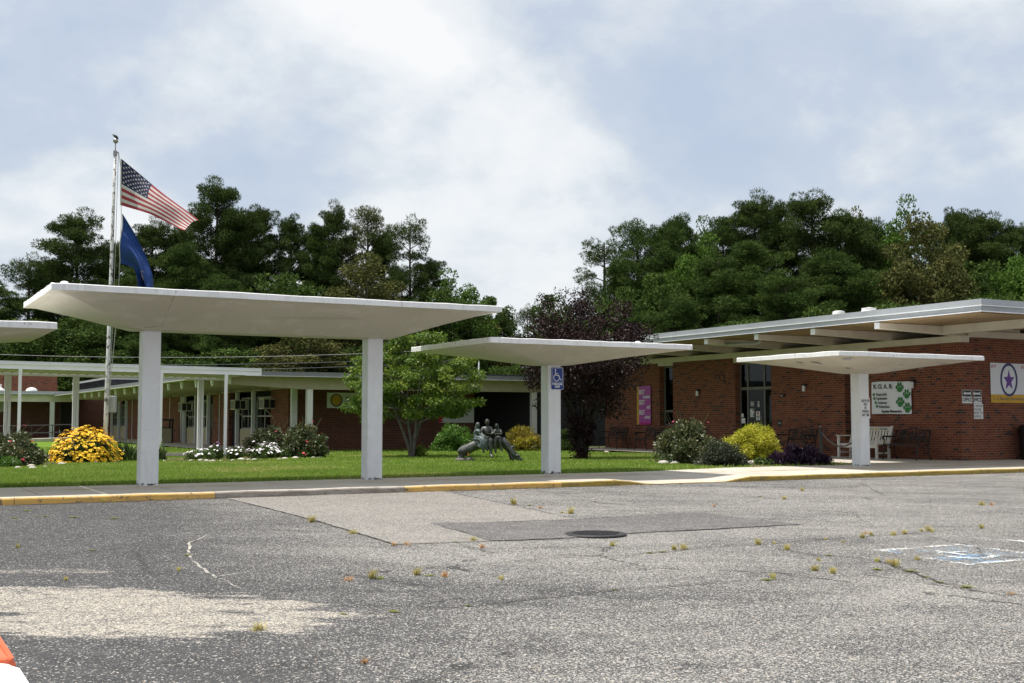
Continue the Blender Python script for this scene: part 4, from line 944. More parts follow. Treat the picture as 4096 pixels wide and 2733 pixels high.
letters(T, [dict(body=s, size=.095, x=0, z=z, y=-.0055, maxw=.42, bold=.001) for s,z in (('ALL VISITORS',.145),('PLEASE',.05),('REPORT TO',-.05),('OFFICE',-.15))], 'ink_grey')
# star banner at the right edge
T = thing('star_banner', 'white banner with purple star in oval ring above yellow strip', 'banner', (28.87,22.64,2.17))
panel(T, 'banner_cloth', 'banner_white', [(-.95,-.33),(.95,-.33),(.95,.555),(-.95,.565)], -.012, -.006)
panel(T, 'yellow_strip', 'gold', [(-.95,-.565),(.95,-.57),(.95,-.331),(-.95,-.331)], -.012, -.006)
mb = MB(); stroke(mb, [(-.18+.33*math.cos(a), .09+.44*math.sin(a)) for a in np.linspace(0,2*PI,41)], .075, -.0155); mb.build('oval_ring', 'navy_ink', T, local=True)
mb = MB()
for k in range(5):
    a0 = PI/2+k*2*PI/5; pt = lambda a,r: (-.18+r*.78*math.cos(a), .07+r*math.sin(a)); mb.prism([(-.18,.07), pt(a0-PI/5,.13), pt(a0,.31), pt(a0+PI/5,.13)], -.0155, -.0125)
mb.build('star', 'purple_ink', T, local=True)
letters(T, [dict(body='2019', size=.115, x=-.82, z=.46, y=-.0145), dict(body='2020', size=.115, x=.45, z=.46, y=-.0145)], 'red_ink', 'years')
letters(T, [dict(body='L. L. Beazley Elementary School', size=.13, x=0, z=-.45, y=-.0145, maxw=1.70)], 'ink_grey', 'school_name')
# the two banners in the shade of the porch
T = thing('round_emblem_banner', 'grey banner with round gold emblem on porch wall behind green tree', 'banner', (18.0,45.29,1.91))
panel(T, 'banner_cloth', 'banner_white', [(-1.52,-.31),(1.5,-.31),(1.5,.31),(-1.52,.31)], -.01, -.003)
mb = MB(); stroke(mb, [(-1.12+.235*math.cos(a), .235*math.sin(a)) for a in np.linspace(0,2*PI,33)], .05, -.0145); mb.build('emblem_ring', 'ink_black', T, local=True)
mb = MB(); mb.prism([(-1.12+.205*math.cos(a), .205*math.sin(a)) for a in np.linspace(0,2*PI,29)[:-1]], -.0125, -.0105); mb.build('emblem', 'gold', T, local=True)
letters(T, [dict(body='Elementary', size=.26, x=-.72, z=.05, y=-.0125, align='LEFT', maxw=2.1)], 'ink_black')
T = thing('welcome_banner', 'white welcome banner with yellow and red zigzag edge behind the statue', 'banner', (22.29,45.29,1.50))
panel(T, 'banner_cloth', 'banner_white', [(-.84,-.50),(.84,-.50),(.84,.48),(-.84,.48)], -.01, -.003)
mb = MB(); mb.prism([(-.84,-.1),(-.66,.1),(-.64,.48),(-.84,.48)], -.0125, -.0105); mb.build('yellow_edge', 'gold', T, local=True)
mb = MB(); mb.prism([(-.84,-.5),(-.60,-.46),(-.72,-.38),(-.60,-.31),(-.72,-.23),(-.62,-.15),(-.74,-.07),(-.84,-.101)], -.0125, -.0105); mb.build('red_edge', 'red_ink', T, local=True)
letters(T, [dict(body='WEL', size=.30, x=-.52, z=.30, y=-.0125, align='LEFT', bold=.01, sx=.8), dict(body='O', size=.30, x=.22, z=.30, y=-.0125, align='LEFT', bold=.01, sx=.8)], 'ink_black', 'dark_letters')
for q in (dict(body='C', size=.30, x=.03, z=.30, y=-.0125, align='LEFT', bold=.01, sx=.8), dict(body='M', size=.30, x=.42, z=.30, y=-.0125, align='LEFT', bold=.01, sx=.7), dict(body='E', size=.26, x=.66, z=.29, y=-.0125, align='LEFT', bold=.01, sx=.7)): letters(T, [q], 'red_ink', 'red_letter')
letters(T, [dict(body='Beazley Elementary School', size=.12, x=.02, z=.09, y=-.0125, maxw=1.2), dict(body='Respectful  Optimistic', size=.06, x=0, z=-.06, y=-.0125, maxw=.62)], 'ink_grey')
# room plate by the entrance
T = thing('room_plate', 'small dark plate with white lettering right of the glazed entrance', 'sign', (26.635,29.94,1.015), RW); panel(T, 'sign_panel', 'ink_black', rrect(.21,.22,.01), -.006, 0)
letters(T, [dict(body='OFFICE', size=.05, x=0, z=0, y=-.008, maxw=.13)], 'sign_white')
# wall lamps, scroll bracket, door buzzer
for lab, y, z in (('white jar wall lamp left of the glazed entrance',34.2,2.09),('white jar wall lamp right of the glazed entrance',28.68,2.14),('white jar wall lamp at the corner of paw banner',24.22,2.14)):
    T = thing('wall_lamp', lab, 'lamp', (26.64,y,z), RW, 'jar lamps on the office wall')
    m = MB(); m.box(-.05,.05,-.06,0,.06,.13); m.lathe([(.055,.075),(.06,.12),(.03,.14)], (0,-.10,0), 12); m.build('lamp_cap', 'dark_metal', T, local=True)
    m = MB(); m.lathe([(.03,-.11),(.05,-.10),(.055,-.05),(.055,.07),(.05,.075)], (0,-.10,0), 14); m.build('lamp_glass', 'lamp_glass', T, smooth=True, local=True)
T = thing('hanging_bracket', 'black scrolled iron bracket high on brick left of entrance', 'bracket', (26.64,32.78,2.57), RW)
m = MB(); m.box(-.02,.02,-.012,0,-.19,.19); m.build('wall_strip', 'cast_iron', T, local=True)
m = MB(); m.tube([(0,-.01,.12),(-.05,-.10,.14),(-.12,-.25,.12),(-.16,-.34,.06)], .012, 8); m.tube([(0,-.01,-.12)]+[(-.02-.06*math.cos(a)*(1-.1*a), -.12-.09*math.sin(a)*(1-.12*a), -.02+.08*math.cos(a)*(1-.12*a)) for a in np.linspace(PI,0,7)]+[(-.10,-.24,.10)], .011, 8); m.build('scroll_arm', 'cast_iron', T, smooth=True, local=True)
T = thing('entry_camera', 'small black entry camera on brick wall right of door', 'camera', (26.64,29.75,1.925), RW)
m = MB(); m.box(-.09,.09,-.05,0,-.06,.06); m.build('housing', 'cast_iron', T, bevel=.012, local=True); m = MB(); m.box(-.05,-.01,-.054,-.051,-.03,0); m.build('lens', 'lamp_glass', T, local=True)
# ------------------------------------------------------------------ cast metal benches
def make_bench(label):
    T = thing('metal_bench', label, 'bench', (0,0,0), 0, 'black metal benches along the office wall')
    W = 1.24; m = MB()          # local: faces -y, width along x
    for i in range(6): y = -.42+i*.075; m.box(-W/2,W/2,y,y+.045,.415,.435)
    m.box(-W/2,W/2,-.435,-.42,.40,.44); m.build('seat', 'cast_iron', T, local=True)
    m = MB(); tilt = lambda z: .02+(z-.42)*.28
    def P(x,z): return (x, tilt(z)-.02, z)
    m.tube([P(-W/2,.50),P(W/2,.50)], .016, 8); m.tube([P(-W/2,.82),P(-W/4,.83),P(-.14,.87),P(0,.91),P(.14,.87),P(W/4,.83),P(W/2,.82)], .018, 8)
    m.tube([P(-W/2,.42),P(-W/2,.83)], .02, 8); m.tube([P(W/2,.42),P(W/2,.83)], .02, 8)
    for k in range(-5,6): m.tube([P(k*.11,.50),P(k*.11+.06*(1 if k%2 else -1),.66),P(k*.11,.83)], .0095, 6)
    for cx_ in (-.36,0,.36):
        m.tube([P(cx_+.13*math.cos(a), .665+.12*math.sin(a)) for a in np.linspace(0,2*PI,15)], .012, 6)
        for q in range(4): a = q*PI/4; m.tube([P(cx_-.15*math.cos(a),.665-.14*math.sin(a)),P(cx_+.15*math.cos(a),.665+.14*math.sin(a))], .009, 6)
    for s in (-1,1): m.tube([P(s*.60,.52),P(s*.40,.60),P(s*.20,.56),P(s*.05,.62)], .010, 6); m.tube([P(s*.60,.80),P(s*.45,.70),P(s*.25,.78),P(s*.08,.72)], .010, 6)
    m.build('backrest', 'cast_iron', T, smooth=True, local=True)
    for s in (-1,1):
        x = s*W/2
        m = MB(); m.tube([(x,-.42,.42),(x,-.44,.35),(x,-.42,.2),(x,-.46,.02),(x,-.48,.005)], [.022,.024,.018,.017,.02], 8); m.tube([(x,-.41,.40),(x,-.30,.38),(x,-.18,.30),(x,-.12,.415)], .012, 6); m.build('front_leg', 'cast_iron', T, smooth=True, local=True)
        m = MB(); m.tube([(x,-.02,.42),(x,.0,.3),(x,.03,.15),(x,.09,.02),(x,.11,.005)], [.022,.02,.017,.017,.02], 8); m.tube([(x,-.03,.41),(x,-.12,.40),(x,-.2,.36)], .012, 6); m.build('rear_leg', 'cast_iron', T, smooth=True, local=True)
        m = MB(); m.tube([P(x,.64),(x,-.10,.645),(x,-.30,.65),(x,-.43,.645),(x,-.47,.61),(x,-.45,.58),(x,-.42,.58)], [.016,.02,.022,.022,.018,.015,.012], 8); m.tube([(x,-.43,.63),(x,-.38,.56),(x,-.40,.48),(x,-.42,.43)], .014, 8); m.build('armrest', 'cast_iron', T, smooth=True, local=True)
    return T
BN = [('black metal bench at left end of office wall, nearly hidden in shade', 26.05,38.65),('black metal bench beneath the purple banner, half behind rose bush', 25.75,35.75),
      ('black metal bench right of glazed entrance, behind the purple plants', 26.0,28.25),('black metal bench right of the painted white wooden bench', 26.15,23.95)]
b0 = make_bench(BN[0][0])
for i, (lab, x, y) in enumerate(BN):
    o = b0 if i == 0 else copy_tree(b0)
    o.location = (x,y,0); o.rotation_euler = (0,0,RW); o['label'] = lab
# painted white wooden bench
T = thing('painted_wooden_bench', 'white painted wooden slat bench with coloured pictures behind right column', 'bench', (26.1,25.45,0), RW); W = 1.50
m = MB(); [m.box(-W/2+.02,W/2-.02,-.50+.085*i,-.50+.085*i+.07,.40,.425) for i in range(6)]; m.build('seat', 'bench_white', T, local=True)
m = MB(); m.box(-W/2+.02,W/2-.02,-.525,-.503,.31,.395); m.build('apron', 'bench_white', T, local=True)
m = MB(); tl = lambda z: -.03+(z-.42)*.30
m.bar((-W/2,tl(.86),.86),(W/2,tl(.86),.86),.04,.12); m.bar((-W/2,tl(.47),.47),(W/2,tl(.47),.47),.035,.10)
for i in range(13): x = -W/2+.06+i*(W-.12)/12; m.bar((x,tl(.50),.50),(x,tl(.82),.82),.07,.02)
for s in (-1,1): m.bar((s*W/2,tl(.42),.42),(s*W/2,tl(.94),.94),.06,.06)
m.build('backrest', 'bench_white', T, local=True)
for s in (-1,1):
    m = MB(); m.box(s*W/2-.03,s*W/2+.03,-.54,-.48,0,.64); m.build('front_leg', 'bench_white', T, local=True)
    m = MB(); m.box(s*W/2-.03,s*W/2+.03,-.06,0,0,.42); m.build('rear_leg', 'bench_white', T, local=True)
    m = MB(); m.box(s*W/2-.045,s*W/2+.045,-.58,.03,.642,.672); m.build('armrest', 'bench_white', T, local=True)
    m = MB(); m.box(s*W/2-.02,s*W/2+.02,-.478,-.062,.14,.19); m.build('stretcher', 'bench_white', T, local=True)
letters(T, [dict(body='R.O.A.R.', size=.085, x=.50, z=.86, y=tl(.86)-.063, bold=.002), dict(body='Show our', size=.07, x=.0, z=.86, y=tl(.86)-.063)], 'ink_dkgreen')
m = MB()
for x, z, yy in ((.22,.86,tl(.86)-.063),(.62,.47,tl(.47)-.052)): m.prism([(x+.04*math.cos(a), z+.035*math.sin(a)) for a in np.linspace(0,2*PI,9)[:-1]], yy, yy+.003)
m.build('painted_suns', 'gold', T, local=True)
m = MB()
for x, z, yy in ((.30,.47,tl(.47)-.052),(.02,.46,tl(.47)-.052),(-.58,.35,-.529)): m.prism([(x+.03*math.cos(a), z+.03*math.sin(a)) for a in np.linspace(0,2*PI,7)[:-1]], yy, yy+.003)
m.build('painted_flowers', 'petal_pink', T, local=True)
m = MB(); m.prism([(-.70,.34),(-.62,.34),(-.60,.38),(-.68,.385)], -.529, -.526); m.prism([(-.50,.33),(-.43,.33),(-.42,.36),(-.49,.365)], -.529, -.526); m.build('painted_animals', 'ink_grey', T, local=True)
# chain barrier beside the bed
T = thing('chain_post', 'black square post carrying a drooping chain beside purple plants', 'post', (23.6,24.85,0)); m = MB(); m.box(-.04,.04,-.04,.04,0,.86); m.build('post', 'cast_iron', T, local=True, bevel=.008)
m = MB(); m.lathe([(.03,.86),(.045,.89),(.03,.93),(.005,.95)], (0,0,0), 12); m.build('post_cap', 'cast_iron', T, smooth=True, local=True)
T = thing('chain_post', 'black square chain post standing close behind the right canopy column', 'post', (23.15,22.85,0)); m = MB(); m.box(-.04,.04,-.04,.04,0,.86); m.build('post', 'cast_iron', T, local=True, bevel=.008)
m = MB(); pa, pb = Vector((23.6,24.85,.80)), Vector((23.15,22.85,.80)); n = 44
cp = [pa.lerp(pb, i/n) + Vector((0,0,-.40*(1-(2*i/n-1)**2))) for i in range(n+1)]
for i in range(n):
    c_ = (cp[i]+cp[i+1])/2; t = (cp[i+1]-cp[i]).normalized(); s_ = t.cross(Vector((0,0,1))).normalized() if i%2 else t.cross(t.cross(Vector((0,0,1)))).normalized()
    m.tube([c_ + t*.034*math.cos(a) + s_*.020*math.sin(a) for a in np.linspace(0,2*PI,9)], .008, 5, caps=False)
tag(m.build('barrier_chain', 'cast_iron', smooth=True), 'heavy black chain hanging in a loop between two posts', 'chain')
# litter bins
T = thing('litter_bin', 'black litter bin against the office wall at right edge', 'bin', (29.05,22.25,0))
m = MB(); m.lathe([(.26,0),(.29,.03),(.31,.80),(.33,.83),(.33,.88),(.31,.90)], (0,0,0), 24); m.build('bin_body', 'cast_iron', T, smooth=False, local=True)
m = MB(); m.lathe([(.30,.901),(.31,.93),(.24,.98),(.12,.99),(.11,.95)], (0,0,0), 24); m.build('bin_lid', 'dark_metal', T, smooth=True, local=True)
T = thing('litter_bin', 'black framed litter bin with tan panels by the classroom wall', 'bin', (14.0,62.9,-.07))
m = MB()
for x in (-.32,.32):
    for y in (-.32,.32): m.box(x-.04,x+.04,y-.04,y+.04,0,1.15)
m.box(-.38,.38,-.38,.38,1.151,1.24); m.box(-.36,.36,-.36,.36,.76,.80); m.build('bin_frame', 'cast_iron', T, local=True)
m = MB(); m.box(-.30,.30,-.30,.30,.02,.758); m.build('bin_panel', 'block_tan', T, local=True)
# handrail by the far wing
T = thing('ramp_handrail', 'low dark handrail of the ramp before the far brick wing', 'railing', (9.5,72,-.1)); m = MB()
for z in (.95,.52): m.tube([(-4.5,0,z-.12),(1.35,0,z)], .028, 8)
for x in (-4.4,-3.2,-2.0,-.9,.2,1.3): m.tube([(x,0,0),(x,0,.9)], .025, 8)
m.build('rails', 'dark_metal', T, local=True); m = MB(); m.hexa([(-4.6,-.3,0),(1.5,-.3,0),(1.5,1.0,0),(-4.6,1.0,0)], [(-4.6,-.3,.03),(1.5,-.3,.22),(1.5,1.0,.22),(-4.6,1.0,.03)]); m.build('ramp_slab', 'concrete', T, local=True)
# ------------------------------------------------------------------ flagpole and flags
FPX, FPY = 6.12, 34.89
FP = thing('flagpole', 'tall weathered white flagpole with ball finial behind the yellow flower bush', 'flagpole', (FPX,FPY,-.07), 0)
LEAN = .012
def fpx(z): return (FPX + RX*LEAN*(z-1), FPY + RY*LEAN*(z-1))
m = MB(); zz = [-.07,1.2,2.9,2.91,5.0,5.01,7.2,7.21,8.72]; rr = [.066,.064,.062,.058,.054,.050,.046,.042,.038]
m.tube([(*fpx(z),z) for z in zz], rr, 16); m.build('pole', 'pole_paint', FP, smooth=True)
m = MB(); m.tube([(*fpx(z),z) for z in (8.70,8.84)], .058, 12); m.tube([(fpx(8.8)[0],fpx(8.8)[1],8.78),(fpx(8.8)[0]+RX*.10,fpx(8.8)[1]+RY*.10,8.79)], .02, 8); m.build('truck', 'ball_steel', FP)
m = MB(); m.tube([(*fpx(z),z) for z in (8.84,9.06)], .014, 8); m.lathe([(.076*math.sin(a), -.076*math.cos(a)) for a in np.linspace(.08,PI-.08,12)], (*fpx(9.13),9.13), 18); m.build('ball_finial', 'ball_steel', FP, smooth=True)
def off(z, dx): p = fpx(z); return (p[0]+RX*dx, p[1]+RY*dx, z)
m = MB(); m.tube([off(8.78,.10),off(8.25,.19),off(6.8,.24),off(4.6,.23),off(3.0,.14),off(1.55,.06)], .009, 6); m.tube([off(8.78,.09),off(6,.10),off(3,.09),off(1.5,.05)], .008, 6); m.build('halyard', 'rope', FP)
m = MB(); m.box(-.02,.02,-.10,-.07,-.09,.09); c_ = off(1.62,.03); m.v = [(a+c_[0],b+c_[1],c+c_[2]) for a,b,c in m.v]; m.build('cleat', 'ball_steel', FP)
m = MB(); c_ = fpx(1.6); m.box(-.01,.20,.10,.28,1.33,1.80); V = Matrix.Rotation(YAW,3,'Z'); m.v = [tuple(V@Vector(p)+Vector((c_[0],c_[1],0))) for p in m.v]; m.build('control_box', 'grey_box', FP, bevel=.02)
m = MB(); p0 = Vector((*fpx(9.2),9.205))
prof = [(-.085,.115,.016),(-.055,.085,.030),(-.01,.06,.042),(.03,.03,.036),(.075,-.015,.012)]     # small dark bird perched on the ball
m.tube([p0+Vector((RX*a,RY*a,b)) for a,b,c in prof], [c for a,b,c in prof], 8); m.tube([p0+Vector((-RX*.08,-RY*.08,.115)),p0+Vector((-RX*.118,-RY*.118,.108))], [.009,.002], 6)
tag(m.build('perched_bird', 'dark_metal', smooth=True), 'small dark bird perched on the flagpole ball', 'bird')
# national flag: a rippling sheet whose weight pulls the fly down
def at_pole(right, z, dep): return Vector((FPX + RX*right + FXD*dep, FPY + RY*right + FYD*dep, z))
sc_ = 33.5/4720.
def ipx(x, y): return ((x-438)*sc_, 1.12 + (1680-y)*sc_)           # metres right of the pole base and height
HT, HB, TT, TB = ipx(477,625), ipx(479,815), ipx(757,852), ipx(749,925)
def flag_pt(s, t):
    ease = s + .10*math.sin(PI*s)*(t-.35)
    x = (HT[0]*(1-t)+HB[0]*t)*(1-s) + (TT[0]*(1-t)+TB[0]*t)*s
    z = (HT[1]*(1-t)+HB[1]*t)*(1-s) + (TT[1]*(1-t)+TB[1]*t)*s + .10*math.sin(PI*s)*(t-.3)
    dep = .30*(1-t)**1.5*s*1.6 + .17*math.sin(s*7.5+t*1.8)*s + .07*math.sin(s*13-t*3)*s - .25*s*t
    if t < .25: dep += (.25-t)*1.2*s
    return at_pole(x, z + .018*math.sin(s*9+t*4)*s, dep)
AF = thing('american_flag', 'stars and stripes flag flying below the ball of the flagpole', 'flag', tuple(at_pole(.25,7.3,0)), 0)
ns, ntr = 60, 39; m = MB(); V = [tuple(flag_pt(i/ns, j/ntr)) for i in range(ns+1) for j in range(ntr+1)]; n0 = len(m.v); m.v += V
for i in range(ns):
    for j in range(ntr):
        a = i*(ntr+1)+j; m.f.append((a,a+1,a+ntr+2,a+ntr+1)); st_ = j*13//ntr
        m.mi.append(2 if (i/ns < .40 and st_ < 7) else (1 if st_%2 == 0 else 0))
m.build('flag_cloth', ['flag_white','flag_red','flag_blue'], AF, smooth=True)
m = MB()
for row in range(9):
    for col in range(6 if row%2 == 0 else 5):
        s0 = .40*((col*2+1+(row%2))/12); t0 = 7/13*((row+1)/10)
        for sgn in (-1,1):
            P_ = []
            for k in range(10): rr_ = .017 if k%2 == 0 else .007; a = k*PI/5; P_.append(flag_pt(max(0,s0+rr_*math.cos(a)*1.05), max(0,t0+rr_*1.6*math.sin(a))))
            nrm = (P_[2]-P_[0]).cross(P_[5]-P_[0]).normalized(); m.add([tuple(p+nrm*sgn*.004) for p in P_], [tuple(range(10))])
m.build('stars', 'flag_white', AF)
m = MB(); m.tube([tuple(flag_pt(0, q/10)+Vector((-RX*.012,-RY*.012,0))) for q in range(11)], .016, 6); m.build('hoist_band', 'flag_white', AF)
# state flag hanging limp below it
def polyl(pts, q):
    q *= len(pts)-1; i = min(int(q), len(pts)-2); f = q-i; return (pts[i][0]*(1-f)+pts[i+1][0]*f, pts[i][1]*(1-f)+pts[i+1][1]*f)
TOPL = [ipx(*p) for p in ((487,850),(533,925),(580,1020),(606,1095),(614,1160),(618,1250))]; BOTL = [ipx(*p) for p in ((479,1050),(505,1056),(532,1068),(553,1120),(566,1170),(575,1255))]
def sflag(s, t):
    a = polyl(TOPL, s); b_ = polyl(BOTL, s); f = t
    dep = .22*math.sin(t*7.5+s*3.5)*(.3+s) + .09*math.sin(t*15-s*4)*s
    return at_pole(a[0]*(1-f)+b_[0]*f, a[1]*(1-f)+b_[1]*f, dep)
SF = thing('state_flag', 'dark blue state flag hanging limp under the stars and stripes', 'flag', tuple(at_pole(.25,5.0,0)), 0)
ns, ntr = 30, 24; m = MB(); m.v = [tuple(sflag(i/ns, j/ntr)) for i in range(ns+1) for j in range(ntr+1)]
for i in range(ns):
    for j in range(ntr): a = i*(ntr+1)+j; m.f.append((a,a+1,a+ntr+2,a+ntr+1)); m.mi.append(0)
m.build('flag_cloth', 'state_blue', SF, smooth=True)
m = MB(); m.tube([tuple(sflag(0, q/10)+Vector((-RX*.01,-RY*.01,0))) for q in range(11)], .014, 6); m.build('hoist_band', 'flag_white', SF)
m = MB(); cs, ct = .60, .50; ring_ = [sflag(cs+.075*math.cos(a)-.02*math.sin(a), ct+.26*math.sin(a)) for a in np.linspace(0,2*PI,17)[:-1]]
m.add([tuple(p+Vector((-FXD,-FYD,0))*.035) for p in ring_[:11]], [tuple(range(11))]); m.build('seal', 'seal_mix', SF)
# ------------------------------------------------------------------ manhole, barriers, cables
T = thing('manhole_cover', 'round black iron manhole cover set in the dark asphalt patch', 'manhole cover', (7.66,11.83,lot_z(11.83)))
m = MB(); m.lathe([(.36,-.02),(.365,.012),(.355,.022),(.325,.022)], (0,0,0), 40); m.build('cover_ring', 'cast_lid', T, local=True)
m = MB(); m.lathe([(.318,-.01),(.318,.020),(.30,.024),(.01,.024)], (0,0,0), 40)
for i in range(-6,7):
    for j in range(-6,7):
        x, y = i*.044, j*.044
        if math.hypot(x,y) < .28: m.box(x-.014,x+.014,y-.014,y+.014,.0241,.030)
m.build('cover_plate', 'cast_lid', T, local=True)
def barrier(label, y0, y1, top, mat, nose):
    T = thing('traffic_barrier', label, 'barrier', (.33,(y0+y1)/2,lot_z(4)), 0, 'plastic traffic barriers at lower left')
    hh = top - lot_z(4); prof = [(-.27,0),(.27,0),(.27,.12),(.17,.25),(.145,hh-.03),(.135,hh-.006),(.12,hh),(-.12,hh),(-.135,hh-.006),(-.145,hh-.03),(-.17,.25),(-.27,.12)]
    m = MB(); L = (y1-y0)/2; m.prism(prof, -L, L); o = m.build('barrier_shell', mat, T, bevel=.02, segs=3, local=True)
    if nose:
        m = MB(); m.lathe([(.06,hh-.30),(.072,hh-.26),(.074,hh-.03),(.066,hh-.008),(.05,hh+.002),(.01,hh+.003)], (.062,L-.008,0), 24); m.build('coupling_knuckle', mat, T, smooth=True, local=True)
        m = MB(); m.tube([(-.12,L-.35,hh+.003),(-.02,L-.28,hh+.004),(.02,L-.12,hh+.004)], .014, 8); m.build('moulded_lip', 'orange_plastic', T, smooth=True, local=True)
    return T
barrier('orange plastic traffic barrier touching the left edge of the view', 4.20, 6.1, .352, 'orange_plastic', False)
barrier('scuffed white plastic traffic barrier in the lower left corner', 2.2, 4.09, .345, 'white_plastic', True)
def cable(label, ya, yb, sag, depth):
    a = Vector((*ahead((-3300)/4720*depth, depth), 1.12+(1680-ya)/4720*depth)); b_ = Vector((*ahead((-200)/4720*depth, depth), 1.12+(1680-yb)/4720*depth))
    m = MB(); m.tube([a.lerp(b_, i/30)-Vector((0,0,sag*(1-(2*i/30-1)**2))) for i in range(31)], .016, 5); tag(m.build('overhead_cable', 'wire'), label, 'cable', 'cables strung behind the school')
cable('uppermost thin cable strung before the dark woods', 1335, 1395, 1.15, 88)
cable('middle thin cable strung before the dark woods', 1362, 1425, 1.15, 88)
cable('lowest thin cable just above the classroom roof', 1385, 1445, 1.15, 88)
# ------------------------------------------------------------------ bronze children reading on a fallen log
ST = thing('bronze_statue', 'bronze statue of three children reading on a fallen log', 'statue', (15.45,29.33,lawn_z(15.45,29.33)), YAW)
def px(cx, cy, y=0.0): return ((cx-1200)/667, y, (1118-cy)/667)
m = MB()
def trunk(pts, rr, n=22, seed=1, mb=m):
    r = random.Random(seed); base = len(mb.v); mb.tube(pts, rr, n); k = len(pts)
    for i in range(base, base+k*n):      # furrowed bark
        ring_, col = divmod(i-base, n); c_ = Vector(pts[ring_]); p = Vector(mb.v[i]); mb.v[i] = tuple(c_+(p-c_)*(1+(.10 if col%2 else -.10)+r.uniform(-.05,.05)+.07*math.sin(col*1.3+ring_*.9)))
trunk([px(640,925,-.03),px(700,925),px(780,890),px(880,840),px(990,795),px(1100,775),px(1220,765),px(1330,755),px(1430,765)], [.075,.125,.135,.125,.12,.115,.11,.105,.10], seed=2)
trunk([px(1390,745),px(1460,730),px(1540,820),px(1620,930),px(1700,1010),px(1770,1075),px(1815,1118)], [.10,.115,.10,.085,.075,.065,.055], seed=3)
trunk([px(1560,880),px(1600,960),px(1630,1050),px(1650,1118)], [.07,.065,.06,.055], n=10, seed=4)
trunk([px(1560,860),px(1620,855),px(1690,815)], [.05,.04,.032], n=8, seed=5); trunk([px(1690,1000,-.02),px(1740,1005,-.06),px(1785,1005,-.08)], [.045,.035,.028], n=8, seed=6)
trunk([px(1300,740),px(1250,790,.1),px(1200,800,.25)], [.08,.06,.04], n=8, seed=7)
trunk([px(720,940),px(700,1000),px(690,1060)], [.11,.075,.085], n=10, seed=8); trunk([px(660,920,-.06),px(625,925,-.1),px(612,935,-.12)], [.05,.03,.01], n=8, seed=9)
trunk([px(690,880,-.02),px(640,905,-.05),px(622,925,-.06)], [.05,.035,.012], n=8, seed=10)
m.build('log', 'bronze', ST, smooth=True, local=True)
def boulder(cx, cz, rx, rz, ry, y, seed, mb):
    r = random.Random(seed); base = len(mb.v); V = []; n, k = 14, 8
    mb.lathe([(max(.06,math.sin(PI*i/k)), -math.cos(PI*i/k)) for i in range(k+1)], (0,0,0), n)
    for i in range(base, len(mb.v)):
        a, b_, c = mb.v[i]; f = 1+.16*noise_(a*2+seed, b_*2, c*2); mb.v[i] = (cx+math.copysign(abs(a)**.75,a)*rx*f, y+b_*ry*f, cz+math.copysign(abs(c)**.7,c)*rz*f)
from mathutils import noise as mn
def noise_(a,b_,c): return mn.noise((a,b_,c))
m = MB(); boulder(-.78,.045,.17,.075,.22,0,3,m); boulder(-.55,.05,.10,.09,.16,-.03,8,m); boulder(-.45,.03,.08,.065,.15,0,5,m); boulder(-.78,.12,.09,.05,.1,.02,9,m); boulder(-.66,.02,.2,.05,.24,.05,12,m)
m.build('base_rock', 'statue_rock', ST, smooth=True, local=True)
m = MB(); m.tube([px(815,1005,-.12),px(820,985,-.12),px(818,960,-.12),px(825,945,-.12)], [.018,.026,.018,.012], 10); m.build('small_animal', 'rust_orange', ST, smooth=True, local=True)
def P_(cx, cy, y, r): a = px(cx,cy,y); return (*a, r)
def child(mat, pts, edges, head, hairmat, hair):
    b_ = skin('child_figure', pts, edges, mat, ST, 0, 2)
    # face: nose, eyes, mouth and ears worked on a head that belongs to the same casting
    return b_
def head_mesh(mb, c, r, turn, tilt):
    base = len(mb.v); k, n = 12, 18
    mb.lathe([(max(.06,math.sin(PI*i/k)), -math.cos(PI*i/k)) for i in range(k+1)], (0,0,0), n)
    Rm = Matrix.Rotation(turn,3,'Z') @ Matrix.Rotation(tilt,3,'X')
    for i in range(base, len(mb.v)):
        x, y, z = mb.v[i]; X, Y, Z = x*.80, y*.92, z*1.08
        front = max(0,-y)
        if z < 0: X *= 1-.10*(-z); Y *= 1-.06*(-z)
        Y -= .24*front*math.exp(-((x/.16)**2))*math.exp(-(((z+.10)/.22)**2))*1.6          # nose
        for s in (-1,1): Y += .16*front*math.exp(-(((x-s*.33)/.17)**2+((z-.12)/.13)**2))    # eye sockets
        Y += .12*front*math.exp(-((x/.3)**2+((z+.45)/.09)**2)); Y -= .06*front*math.exp(-((x/.3)**2+((z+.68)/.12)**2))                              # mouth
        for s in (-1,1): X += s*.20*math.exp(-(((x-s*.98)/.2)**2+((y-.05)/.22)**2+((z+.05)/.25)**2))  # ears
        v = Rm @ Vector((X*r,Y*r,Z*r)); mb.v[i] = (c[0]+v.x, c[1]+v.y, c[2]+v.z)
def hair_cap(parent, c, r, turn, tilt, mat, low, tail=None):
    mb = MB(); k, n = 10, 20; base = 0
    mb.lathe([(max(.06,math.sin(PI*i/k)), -math.cos(PI*i/k)) for i in range(k+1)], (0,0,0), n)
    Rm = Matrix.Rotation(turn,3,'Z') @ Matrix.Rotation(tilt,3,'X')
    for i in range(len(mb.v)):
        x, y, z = mb.v[i]; zl = (.30+.12*math.sin(x*9)) if y < -.30 else low; f = 1.06+.05*noise_(x*4,y*4,z*4)+.025*math.sin(math.atan2(y,x)*13)
        if z < zl: z = zl + (z-zl)*.12; f *= .97
        v = Rm @ Vector((x*.80*r*f, y*.92*r*f+.06*r, z*1.08*r*f)); mb.v[i] = (c[0]+v.x, c[1]+v.y, c[2]+v.z)
    if tail: mb.tube([(c[0]+a,c[1]+b_,c[2]+d_) for a,b_,d_,_ in tail], [q[3] for q in tail], 10)
    o = mb.build('hair', mat, None, smooth=True, local=True); o.parent = parent; ROOT[o] = ROOT[ST]; return o
